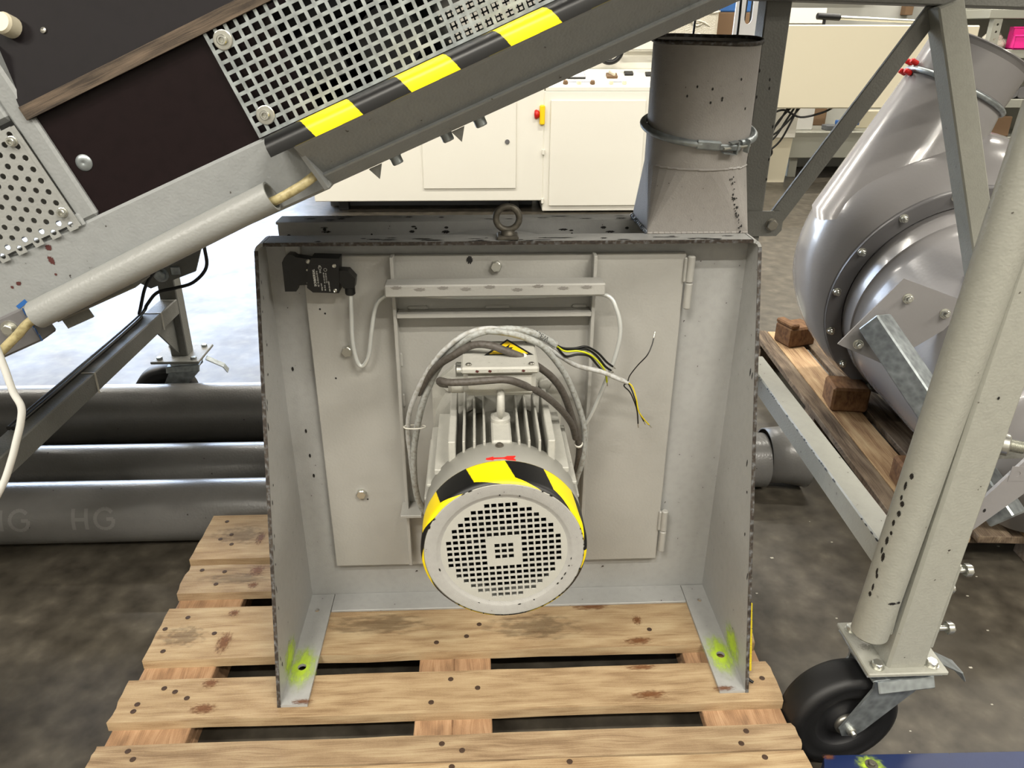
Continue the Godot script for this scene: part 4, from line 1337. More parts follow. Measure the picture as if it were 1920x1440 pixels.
	prism(st, prof, -1.9, -0.315, along)
	prism(st, [prof[0], prof[1], prof[2], prof[3], prof[4], prof[5], Vector2(0.06, -0.024), Vector2(0.0, -0.02)], -0.316, -0.2825, along)
	prism(st, [Vector2(0.0, -0.024), Vector2(0.06, -0.024), Vector2(0.018, -0.0935), Vector2(0.0, -0.0935)], -0.318, -0.312, along)
	var chan := part("guard_channel", st, M.conveyor, t, true)
	st = mb()
	var line := [Vector2(0.012, 0.0004), Vector2(0.0522, 0.0004), Vector2(0.0604, -0.0018), Vector2(0.0688, -0.0066), Vector2(0.0729, -0.0132), Vector2(0.0729, -0.0245)]
	var dist := [0.0]
	for k in line.size() - 1:
		dist.append(dist[k] + line[k].distance_to(line[k + 1]))
	var nrm := []
	for k in line.size():
		var d: Vector2 = line[min(k + 1, line.size() - 1)] - line[max(k - 1, 0)]
		nrm.append(V(0, d.x, -d.y).normalized())
	var n := 40
	for i in n:
		for k in line.size() - 1:
			var p := []
			var nn := []
			var uv := []
			for q in [[i, k], [i, k + 1], [i + 1, k + 1], [i + 1, k]]:
				var s: float = lerpf(0.2824, 1.9, float(q[0]) / n)
				p.append(V(s, line[q[1]].y, line[q[1]].x))
				nn.append(nrm[q[1]])
				uv.append(Vector2((s - 0.318) / 0.1365, dist[q[1]] / dist[dist.size() - 1]))
			smooth_quad(st, p, nn, uv)
	part("hazard_tape", st, M.tape, chan, true)
	# bolts and tabs under the beam
	for s in [0.412, 0.493, 0.545]:
		st = mb()
		bolt(st, V(s, -0.097, -0.045), V(0, -1, 0), 0.016, 0.01, 0.009)
		part("hex_bolt", st, M.zinc, t, true)
	for s in [0.515, 0.385]:
		st = mb()
		prism(st, [Vector2(s - 0.012, -0.097), Vector2(s + 0.008, -0.097), Vector2(s - 0.004, -0.115)], -0.03, -0.024)
		part("tab", st, M.trestle, t, true)
	# conduit with a straw-coloured cable running through it
	st = mb()
	pipe(st, V(-0.155, -0.086, 0.024), V(0.243, -0.0715, 0.024), 0.021, 0.003, 36)
	part("conduit_tube", st, M.conduit, t, true)
	st = mb()
	bx(st, -0.16, -0.02, -0.112, -0.096, -0.07, -0.01, 0.002)
	bx(st, -0.16, -0.115, -0.128, -0.096, -0.03, -0.025)
	part("bracket", st, M.trestle, t, true)
	st = mb()
	bx(st, -0.26, -0.185, -0.125, -0.07, -0.04, 0.006, 0.003)
	var pl := part("bracket", st, M.flange, t, true)
	st = mb()
	bolt(st, V(-0.217, -0.09, 0.006), V(0, 0, 1), 0.015, 0.007, 0.013)
	part("hex_bolt", st, M.bright, pl, true)
	st = mb()
	for k in 5:
		bar(st, V(-0.186 + k * 0.001, -0.125 + k * 0.011, 0.0062), V(-0.184 + k * 0.001, -0.115 + k * 0.011, 0.0062), 0.003, 0.0004, 0.0)
	bar(st, V(-0.19, -0.068, 0.0004), V(-0.172, -0.064, 0.0004), 0.006, 0.0004, 0.0, V(0, 0, 1))
	part("marker_scribble", st, M.blue_sheet, t, true)
	for p in [[-0.093, 0.001, 0.014, 0.013], [-0.101, -0.016, 0.012, 0.02], [-0.108, -0.036, 0.006, 0.006], [-0.165, -0.026, 0.012, 0.009], [-0.177, -0.027, 0.007, 0.007]]:
		mark("paint_chip", M.chip_red, t.transform * Transform3D(Basis(), V(p[0], p[1] - 0.012, 0.0006)), p[2], p[3], t)
	# legs on the low side
	st = mb()
	bar(st, V(-1.15, 0.46, -1.2), V(-1.15, 0.46, 0.36), 0.056, 0.056, 0.003)
	var strut := part("cross_strut", st, M.trestle, t)
	for z in [-1.02, -0.53]:
		st = mb()
		for e in [[V(-1.179, 0.489, z), V(-1.121, 0.489, z)], [V(-1.121, 0.49, z), V(-1.119, 0.43, z + 0.004)], [V(-1.179, 0.49, z), V(-1.18, 0.43, z)]]:
			bar(st, e[0], e[1], 0.005, 0.0015, 0.0004)
		part("cable_tie", st, M.tie, strut)
	for z in [-1.2, 0.36]:
		st = mb()
		bar(st, V(-1.15, 0.27, z), V(-1.15, 0.57 if z < 0 else 0.79, z), 0.06, 0.06, 0.003, V(0, 0, 1))
		part("leg", st, M.trestle, t)
		st = mb()
		bx(st, -1.235, -1.065, 0.262, 0.272, z - 0.085, z + 0.085, 0.002)
		part("base_plate", st, M.trestle, t)
		st = mb()
		prism(st, [Vector2(-z - 0.03 if z < 0 else z - 0.03, 0.28), Vector2(-z - 0.03 if z < 0 else z - 0.03, 0.44), Vector2(-z - 0.2 if z < 0 else z - 0.2, 0.44)], -1.153, -1.147, Transform3D(Basis(V(0, 0, -1 if z < 0 else 1), V(0, 1, 0), V(1 if z < 0 else -1, 0, 0)), V(0, 0, 0) if z < 0 else V(-2.3, 0, 0)))
		part("gusset", st, M.trestle, t)
		for p in [[-0.06, -0.06], [0.06, -0.06], [-0.06, 0.06], [0.06, 0.06]]:
			st = mb()
			bolt(st, V(-1.15 + p[0], 0.272, z + p[1]), V(0, 1, 0), 0.018, 0.009)
			part("hex_bolt", st, M.zinc, t)
		make_caster(t, V(-1.15, 0.262, z), 0.15, 0.26)
	st = mb()
	prism(st, [Vector2(-1.36, 0.66), Vector2(-1.36, 0.73), Vector2(-0.98, 0.87), Vector2(-1.0, 0.68), Vector2(-1.035, 0.591), Vector2(-1.198, 0.531), Vector2(-1.242, 0.557)], -1.165, -1.157)
	part("pivot_plate", st, M.trestle, t)
	st = mb()
	bolt(st, V(-1.154, 0.58, -1.157), V(0, 0, 1), 0.034, 0.016, 0.026)
	bx(st, -1.118, -1.085, 0.58, 0.61, -1.157, -1.15, 0.004)
	part("hex_bolt", st, M.zinc, t)
	# cables of the conveyor
	make_cable("straw_cable", "straw coloured cable running through the grey conduit tube under the conveyor", [V(-0.80, 0.888, 0.358), V(-0.771, 0.912, 0.360), V(-0.74, 0.938, 0.360), V(-0.706, 0.966, 0.354), V(-0.6, 1.017, 0.354), V(-0.45, 1.087, 0.352), V(-0.357, 1.126, 0.352), V(-0.336, 1.135, 0.356), V(-0.306, 1.151, 0.356), V(-0.292, 1.16, 0.352), V(-0.281, 1.168, 0.347)], 0.0068, M.cable_straw)
	make_cable("white_cable", "white cable hanging down at the far left edge in front of the strut", [V(-0.742, 1.0, 0.40), V(-0.735, 0.954, 0.418), V(-0.731, 0.913, 0.420), V(-0.729, 0.876, 0.420), V(-0.724, 0.852, 0.420), V(-0.732, 0.825, 0.420), V(-0.746, 0.795, 0.420), V(-0.760, 0.766, 0.420), V(-0.786, 0.720, 0.420), V(-0.83, 0.66, 0.420)], 0.0052, M.cable_white)
	make_cable("black_cable", "thin black cable looping from under the conveyor to the tied strut", [V(-0.93, 0.80, -1.0), V(-0.935, 0.72, -1.0), V(-0.94, 0.65, -1.0), V(-0.99, 0.6, -1.0), V(-1.06, 0.575, -1.02), V(-1.12, 0.56, -1.02), V(-1.16, 0.52, -1.02), V(-1.175, 0.494, -0.98), V(-1.172, 0.494, -0.6), V(-1.172, 0.494, -0.2)], 0.0055, M.black_cable)
	make_cable("black_cable", "thin black cable running straight from the pivot plate down onto the strut", [V(-0.96, 0.82, -1.1), V(-1.02, 0.73, -1.1), V(-1.1, 0.655, -1.09), V(-1.165, 0.58, -1.06), V(-1.178, 0.5, -0.99), V(-1.162, 0.4935, -0.9), V(-1.162, 0.4935, -0.2)], 0.0055, M.black_cable)

func make_caster(parent: Node3D, top: Vector3, turn: float, height: float) -> void:
	# a swivel caster under a plate: tyre with hub, fork, housing and axle nut; wheel axle along local z
	var x := Transform3D(Basis(Vector3.UP, turn), top)
	var r := 0.112
	var c := V(-0.078, -height + r + 0.001, 0)
	var ax := x * Transform3D(Basis(V(1, 0, 0), V(0, 0, 1), V(0, -1, 0)), c)
	var st := mb()
	lathe(st, [Vector2(0.062, -0.03), Vector2(0.075, -0.0345), Vector2(0.1, -0.035), Vector2(0.108, -0.031), Vector2(0.112, -0.02), Vector2(0.112, 0.02), Vector2(0.108, 0.031), Vector2(0.1, 0.035), Vector2(0.092, 0.0352), Vector2(0.09, 0.0335), Vector2(0.078, 0.0338), Vector2(0.068, 0.032), Vector2(0.062, 0.028)], ax, 56, true)
	var tyre := part("caster_wheel", st, M.rubber, parent)
	st = mb()
	lathe(st, [Vector2(0.064, 0.029), Vector2(0.06, 0.025), Vector2(0.05, 0.018), Vector2(0.036, 0.02), Vector2(0.03, 0.028), Vector2(0.018, 0.031), Vector2(0, 0.031)], ax, 40, true)
	part("wheel_hub", st, M.rubber_rim, tyre)
	st = mb()
	lathe(st, [Vector2(0.024, 0.0295), Vector2(0.024, 0.036), Vector2(0.019, 0.039), Vector2(0.012, 0.038)], ax, 28, true)
	part("hub_cap", st, M.steel, tyre)
	st = mb()
	for s in [-1, 1]:
		var z: float = 0.043 * s
		prism(st, [Vector2(c.x - 0.014, c.y - 0.016), Vector2(c.x + 0.012, c.y - 0.02), Vector2(c.x + 0.03, c.y - 0.008), Vector2(0.055, -0.05), Vector2(0.055, -0.03), Vector2(-0.05, -0.03), Vector2(-0.05, -0.05), Vector2(c.x - 0.022, c.y + 0.002)], z - 0.0025, z + 0.0025, x)
	box(st, V(0.115, 0.005, 0.09), x * Transform3D(Basis(), V(0.003, -0.03, 0)), 0.001)
	box(st, V(0.115, 0.024, 0.006), x * Transform3D(Basis(Vector3.RIGHT, -0.5), V(0.005, -0.031, 0.058)), 0.002)
	var fork := part("caster_fork", st, M.zinc, parent)
	st = mb()
	lathe(st, [Vector2(0.05, -0.03), Vector2(0.045, -0.018), Vector2(0.046, -0.006), Vector2(0.046, 0)], x, 32, true)
	box(st, V(0.145, 0.006, 0.125), x * Transform3D(Basis(Vector3.UP, -turn), V(0, -0.004, 0)), 0.002)
	part("swivel_plate", st, M.zinc, fork)
	st = mb()
	bolt(st, x * (c + V(0, 0, 0.0455)), x.basis.z, 0.017, 0.009, 0.0, 0.3, 0.007)
	bolt(st, x * (c + V(0, 0, -0.0455)), -x.basis.z, 0.017, 0.009)
	part("axle_nut", st, M.bright, fork)
	st = mb()
	var ped := x * Transform3D(Basis(V(0, 0, 1), -0.55), V(0.112, -0.026, 0.02))
	box(st, V(0.07, 0.004, 0.036), ped, 0.0015)
	box(st, V(0.03, 0.004, 0.036), ped * Transform3D(Basis(V(0, 0, 1), -0.5), V(0.042, -0.006, 0)), 0.0015)
	part("brake_pedal", st, M.zinc, fork)

# ---------------------------------------------------------------- support frame on the right
func build_frame() -> void:
	var t := thing("support_frame", "tall grey steel frame with posts and braces on a caster right of the housing", "support frame", V(0.72, 0, 0.35))
	var st := mb()
	cyl(st, V(0.6505, 0.335, 0.378), V(0.7115, 1.268, 0.378), 0.0325, 40, 0.006)
	var rp := part("round_post", st, M.frame, t)
	st = mb()
	bar(st, V(0.7255, 0.265, 0.362), V(0.7715, 1.4, 0.362), 0.074, 0.074, 0.005, V(0, 0, 1))
	var sp := part("square_post", st, M.frame, t)
	st = mb()
	for k in 7:
		box(st, V(0.008, 0.02, 0.008), Transform3D(Basis(), V(0.686, 0.35 + k * 0.014, 0.385)), 0.003)
	part("weld_seam", st, M.frame, sp)
	st = mb()
	bx(st, 0.648, 0.8, 0.262, 0.271, 0.275, 0.413, 0.002)
	var bp := part("base_plate", st, M.frame, t)
	for p in [[0.672, 0.394], [0.776, 0.394], [0.667, 0.298], [0.782, 0.3]]:
		st = mb()
		bolt(st, V(p[0], 0.271, p[1]), V(0, 1, 0), 0.019, 0.009, 0.013)
		part("hex_bolt", st, M.bright, bp)
	mark("marker_scribble", M.stain, Transform3D(Basis(V(1, 0, 0), V(0, 0, -1), V(0, 1, 0)), V(0.672, 0.2716, 0.345)), 0.03, 0.025, bp)
	st = mb()
	bar(st, V(0.766, 0.31, 0.362), V(0.7735, 0.5, 0.362), 0.012, 0.06, 0.002, V(0, 0, 1))
	part("slotted_plate", st, M.frame, t)
	for y in [0.33, 0.4, 0.465]:
		st = mb()
		bolt(st, V(0.778, y, 0.362 - (0.03 if y == 0.4 else 0.0)), V(1, 0, 0), 0.021, 0.011)
		cyl(st, V(0.78, y, 0.362 - (0.03 if y == 0.4 else 0.0)), V(0.81, y, 0.362 - (0.03 if y == 0.4 else 0.0)), 0.0052, 12)
		bolt(st, V(0.809, y, 0.362 - (0.03 if y == 0.4 else 0.0)), V(1, 0, 0), 0.021, 0.012)
		part("set_bolt", st, M.bright, t)
	# big through bolt on the square post
	st = mb()
	lathe(st, [Vector2(0.028, 0), Vector2(0.028, 0.004), Vector2(0.0, 0.004)], axis(V(0.786, 0.735, 0.372), V(0.85, 0.0, 0.5)), 28)
	bolt(st, V(0.7895, 0.735, 0.374), V(0.85, 0.0, 0.5), 0.034, 0.015, 0.0, 0.3, 0.022)
	part("through_bolt", st, M.bright, t)
	st = mb()
	prism(st, [Vector2(0.765, 0.715), Vector2(0.8, 0.69), Vector2(0.86, 0.69), Vector2(0.86, 0.72)], 0.345, 0.35)
	part("bracket", st, M.trestle, t)
	make_caster(t, V(0.722, 0.262, 0.345), 0.1, 0.262)
	for k in 14:
		var y := lerpf(0.44, 0.68, k / 13.0) + rng.randf_range(-0.008, 0.008)
		var a := deg_to_rad(200 + rng.randf_range(-9, 9))
		var px := lerpf(0.6505, 0.7115, (y - 0.335) / 0.933)
		mark("paint_chip", M.chip, facing(V(px + cos(a) * 0.0331, y, 0.378 - sin(a) * 0.0331), V(cos(a), 0, -sin(a))), rng.randf_range(0.006, 0.011), rng.randf_range(0.012, 0.03), rp)
	for p in [[0.657, 0.435, 0.02, 0.008], [0.668, 0.437, 0.008, 0.008]]:
		mark("paint_chip", M.chip, facing(V(p[0], p[1], 0.4112), V(0, 0, 1)), p[2], p[3], rp)
	for p in [[0.69, 1.06, 0.009], [0.697, 1.057, 0.008], [0.716, 0.83, 0.006], [0.75, 0.62, 0.008]]:
		mark("paint_chip", M.chip, facing(V(p[0] + 0.03, p[1], 0.4), V(0, 0, 1)), p[2], p[2] * 1.4, sp)
	# lower side rail running back
	st = mb()
	bar(st, V(0.706, 0.455, 0.33), V(0.742, 0.455, -0.6), 0.055, 0.055, 0.003)
	var rail := part("side_rail", st, M.frame, t)
	for k in 34:
		var u := rng.randf()
		var p: Vector3 = V(0.6785, 0.4835, 0.33).lerp(V(0.7145, 0.4835, -0.6), u)
		mark("paint_chip", M.chip, facing(p + V(-0.0006, -0.003, 0), V(-1, 0.6, 0)), rng.randf_range(0.006, 0.02), rng.randf_range(0.002, 0.006), rail)
	# rear trestle
	st = mb()
	bx(st, 0.628, 0.69, 0.42, 1.47, -0.61, -0.55, 0.003)
	var rear := part("rear_post", st, M.trestle, t)
	for p in [[0.66, 1.24], [0.662, 1.22], [0.632, 1.26], [0.633, 1.2], [0.687, 1.0], [0.686, 1.05], [0.684, 1.13]]:
		mark("paint_chip", M.chip, facing(V(p[0], p[1], -0.5495), V(0, 0, 1)), 0.006, 0.012, rear)
	st = mb()
	prism(st, [Vector2(0.45, 0.853), Vector2(0.731, 0.853), Vector2(0.744, 0.868), Vector2(0.744, 0.907), Vector2(0.732, 0.919), Vector2(0.45, 0.919)], -0.549, -0.542)
	part("tie_plate", st, M.trestle, t)
	st = mb()
	bolt(st, V(0.714, 0.884, -0.542), V(0, 0, 1), 0.026, 0.012, 0.016)
	part("hex_bolt", st, M.steel, t)
	st = mb()
	bar(st, V(0.72, 0.885, -0.556), V(1.045, 1.405, -0.556), 0.012, 0.044, 0.002, V(-0.848, 0.53, 0))
	part("diagonal_brace", st, M.trestle, t)
	st = mb()
	bar(st, V(1.048, 1.41, -0.535), V(1.345, 0.68, -0.535), 0.062, 0.066, 0.004, V(0, 0, 1))
	part("raking_leg", st, M.frame, t)
	st = mb()
	bar(st, V(0.6, 1.447, -0.545), V(1.4, 1.43, -0.6), 0.1, 0.066, 0.003)
	part("top_beam", st, M.trestle, t)

# ---------------------------------------------------------------- big fan and pipes
func build_fan() -> void:
	var C := V(1.501, 0.535, -0.9)
	var n := V(-0.1105, -0.1987, 0.9738).normalized()
	var t := thing("industrial_fan", "big glossy grey snail shaped fan with dark bolted flange on the weathered pallet", "fan", V(1.5, 0.14, -0.95))
	var xf := axis(C, n)
	var st := mb()
	# spiral casing: rings whose centre climbs towards the back
	var e1 := Vector3.UP.cross(n).normalized()
	var e2 := n.cross(e1)
	var rise := (e2 * 0.9 - e1 * 0.35).normalized()
	var rows := [[0.405, -0.004, 0.0], [0.424, -0.035, 0.012], [0.438, -0.08, 0.03], [0.446, -0.14, 0.042], [0.447, -0.2, 0.048], [0.44, -0.27, 0.05], [0.418, -0.33, 0.05], [0.36, -0.37, 0.05], [0.2, -0.385, 0.05], [0.0, -0.385, 0.05]]
	var around := 96
	var point := func(row: int, k: int):
		var q: Array = rows[row]
		var a := TAU * k / around
		return C + n * q[1] + rise * q[2] + (e1 * cos(a) + e2 * sin(a)) * q[0]
	for j in rows.size() - 1:
		for k in around:
			var ps := [point.call(j + 1, k), point.call(j + 1, k + 1), point.call(j, k + 1), point.call(j, k)]
			var ns := []
			for q in [[j + 1, k], [j + 1, k + 1], [j, k + 1], [j, k]]:
				var du: Vector3 = point.call(q[0], q[1] + 1) - point.call(q[0], q[1] - 1)
				var dv: Vector3 = point.call(max(q[0] - 1, 0), q[1]) - point.call(min(q[0] + 1, rows.size() - 1), q[1])
				var nv := du.cross(dv)
				ns.append(nv.normalized() if nv.length() > 1e-9 else -n)
			smooth_quad(st, ps, ns, [Vector2.ZERO, Vector2.ZERO, Vector2.ZERO, Vector2.ZERO])
	part("snail_casing", st, M.fan, t)
	st = mb()
	lathe(st, [Vector2(0.405, -0.006), Vector2(0.4025, 0.0), Vector2(0.4025, 0.008), Vector2(0.4, 0.011), Vector2(0.352, 0.011), Vector2(0.345, 0.002)], xf, 96)
	var fl := part("bolted_flange", st, M.flange, t, false, "dark flange ring")
	for k in 16:
		var a := 1.863 + k * TAU / 16
		st = mb()
		bolt(st, C + (e1 * cos(a) + e2 * sin(a)) * 0.387 + n * 0.011, n, 0.02, 0.011, 0.014, 0.3, 0.009)
		part("hex_bolt", st, M.bright, fl)
	st = mb()
	lathe(st, [Vector2(0.345, 0.0), Vector2(0.352, 0.02), Vector2(0.354, 0.06), Vector2(0.35, 0.1)], xf, 96, true)
	lathe(st, [Vector2(0.35, 0.1), Vector2(0.345, 0.103), Vector2(0.34, 0.16), Vector2(0.32, 0.28), Vector2(0.295, 0.45), Vector2(0.265, 0.65), Vector2(0.24, 0.8), Vector2(0, 0.8)], xf, 96, true)
	part("inlet_cone", st, M.fan, t)
	# outlet: sheared cone, clamp ring, collar with a rolled lip
	var a0 := V(1.27, 0.72, -1.1)
	var a1 := V(1.46, 1.175, -1.1)
	var up := V(0.425, 0.905, 0.02).normalized()
	var ux := up.cross(V(0, 0, 1)).normalized()
	var uz := ux.cross(up)
	st = mb()
	var m := 48
	var steps := 10
	for i in m:
		for j in steps:
			var p := []
			var nn := []
			for q in [[i, j], [i + 1, j], [i + 1, j + 1], [i, j + 1]]:
				var t0: float = TAU * q[0] / m
				var f := lerpf(-0.25, 1.0, float(q[1]) / steps)
				var c := a0.lerp(a1, f) 
				var r := lerpf(0.215, 0.156, f) if f > 0 else 0.215 + f * 0.4
				var d := ux * cos(t0) + uz * sin(t0) * -1.0
				p.append(c + ux * cos(t0) * r - uz * sin(t0) * minf(r, lerpf(0.175, 0.156, f)))
				nn.append((d + up * 0.3).normalized())
			smooth_quad(st, p, nn, [Vector2.ZERO, Vector2.ZERO, Vector2.ZERO, Vector2.ZERO])
	part("outlet_cone", st, M.fan, t)
	st = mb()
	lathe(st, [Vector2(0.153, 0.125), Vector2(0.152, 0.012), Vector2(0.155, 0.012), Vector2(0.156, 0.11), Vector2(0.163, 0.122), Vector2(0.169, 0.127), Vector2(0.168, 0.13), Vector2(0.153, 0.125)], axis(a1, up), 64)
	part("outlet_collar", st, M.fan, t)
	st = mb()
	var ring := []
	for k in 48:
		var a := TAU * k / 48
		ring.append(a1 + (ux * cos(a) + uz * sin(a)) * 0.161)
	tube(st, ring, 0.0085, 10, 1, true)
	var clamp := part("clamp_ring", st, M.zinc, t)
	for a in [PI, PI - 0.25, 0.05]:
		for o in [-0.016, 0.016]:
			st = mb()
			var p: Vector3 = a1 + (ux * cos(a) - uz * sin(a)) * 0.172 + up * o
			cyl(st, p - ux * 0.012, p + ux * 0.014, 0.0085, 12, 0.003)
			part("clamp_grip", st, M.red, clamp, false, "red clamp grip")
	# galvanised bracket in front of the cone
	st = mb()
	var pn := V(-0.28, 0.12, 0.95).normalized()
	var bxf := facing(V(1.1, 0.62, -0.5), pn)
	var corner := []
	var inv := bxf.affine_inverse()
	for p in [V(1.086, 0.743, -0.5), V(1.29, 0.675, -0.47), V(1.16, 0.564, -0.49), V(1.08, 0.496, -0.5), V(0.951, 0.545, -0.53)]:
		var q: Vector3 = inv * p
		corner.append(Vector2(q.x, q.y))
	prism(st, corner, -0.004, 0.004, bxf)
	var plate := part("bracket_plate", st, M.fan, t)
	for p in [V(1.107, 0.688, -0.5), V(1.207, 0.652, -0.49), V(1.004, 0.549, -0.52)]:
		var q: Vector3 = inv * p
		st = mb()
		bolt(st, bxf * V(q.x, q.y, 0.004), pn, 0.021, 0.009, 0.014, 0.3, 0.016)
		part("hex_bolt", st, M.bright, plate)
	st = mb()
	bar(st, V(1.02, 0.628, -0.49), V(1.22, 0.27, -0.06), 0.068, 0.068, 0.004, V(-0.9, 0.25, 0.35))
	part("bracket_tube", st, M.zinc, t, false, "galvanised square tube")
	st = mb()
	prism(st, [Vector2(1.1, 0.25), Vector2(1.1, 0.33), Vector2(1.2, 0.475), Vector2(1.34, 0.58), Vector2(1.36, 0.52), Vector2(1.215, 0.37)], -0.036, -0.028)
	hole_cell(st, 1.16, 1.2, 0.4, 0.44, Vector2(1.178, 0.42), 0.007, -0.028, -0.027)
	part("bracket_plate", st, M.fan, t)

func build_pipes() -> void:
	var spec := [[-2.6, -0.3, 0.088, -0.452, "grey_pipe", "front grey pipe on the floor left of the pallet, nearest the camera", M.grey_pipe],
		[-1.56, 0.85, 0.088, -0.668, "grey_pipe", "middle dull grey pipe behind the front one with flaking end by the strut", M.grey_pipe],
		[-2.6, -0.05, 0.1045, -1.045, "grey_pipe", "rear dark grey pipe lying in front of the far caster", M.grey_pipe]]
	for s in spec:
		var t := thing(s[4], s[5], "pipe", V((s[0] + s[1]) / 2, 0, s[3]), Vector3.ZERO, "pipes on the floor")
		var st := mb()
		pipe(st, V(s[0], s[2] + 0.0005, s[3]), V(s[1], s[2] + 0.0005, s[3]), s[2], 0.004, 56)
		part("pipe_body", st, s[6], t)
		if s[0] > -2.0:
			st = mb()
			pipe(st, V(s[0] - 0.001, s[2] + 0.0005, s[3]), V(s[0] + 0.07, s[2] + 0.0005, s[3]), s[2] + 0.001, 0.006, 56)
			part("pale_end", st, M.cable_pale, t)
			st = mb()
			lathe(st, [Vector2(0.084, 0.0), Vector2(0.088, 0.0), Vector2(0.092, 0.06), Vector2(0.104, 0.12), Vector2(0.106, 0.125), Vector2(0.102, 0.125), Vector2(0.086, 0.05)], axis(V(s[1], 0.106, s[3]), V(1, 0, 0)), 48, true)
			part("bell_end", st, M.grey_pipe, t)
	# the worn maker's print on the front pipe, as strips bent to the pipe
	var host: Node3D = get_node("grey_pipe")
	for x0 in [-1.42, -1.19]:
		var st := mb()
		var strokes := [[Vector2(0, 0), Vector2(0, 0.06)], [Vector2(0.035, 0), Vector2(0.035, 0.06)], [Vector2(0, 0.03), Vector2(0.035, 0.03)]]
		var arc := []
		for k in 13:
			var a := lerpf(0.7, TAU - 0.5, k / 12.0)
			arc.append(Vector2(0.085 + cos(a) * 0.026, 0.03 + sin(a) * 0.029))
		arc.append(Vector2(0.109, 0.03))
		arc.append(Vector2(0.09, 0.03))
		strokes.append(arc)
		for s in strokes:
			for i in s.size() - 1:
				var n := 6
				for k in n:
					var q0: Vector2 = s[i].lerp(s[i + 1], float(k) / n)
					var q1: Vector2 = s[i].lerp(s[i + 1], float(k + 1) / n)
					var d := (q1 - q0).normalized()
					var w := Vector2(-d.y, d.x) * 0.005
					var ps := []
					var ns := []
					for q in [q0 - w, q1 - w, q1 + w, q0 + w]:
						var a: float = q.y / 0.088 + 0.0
						ns.append(V(0, sin(a), cos(a)))
						ps.append(V(x0 + q.x, 0.0885 + sin(a) * 0.0886, -0.452 + cos(a) * 0.0886))
					smooth_quad(st, ps, ns, [Vector2.ZERO, Vector2.ZERO, Vector2.ZERO, Vector2.ZERO])
		part("faded_print", st, M.faded, host, false, "faded letters HG")

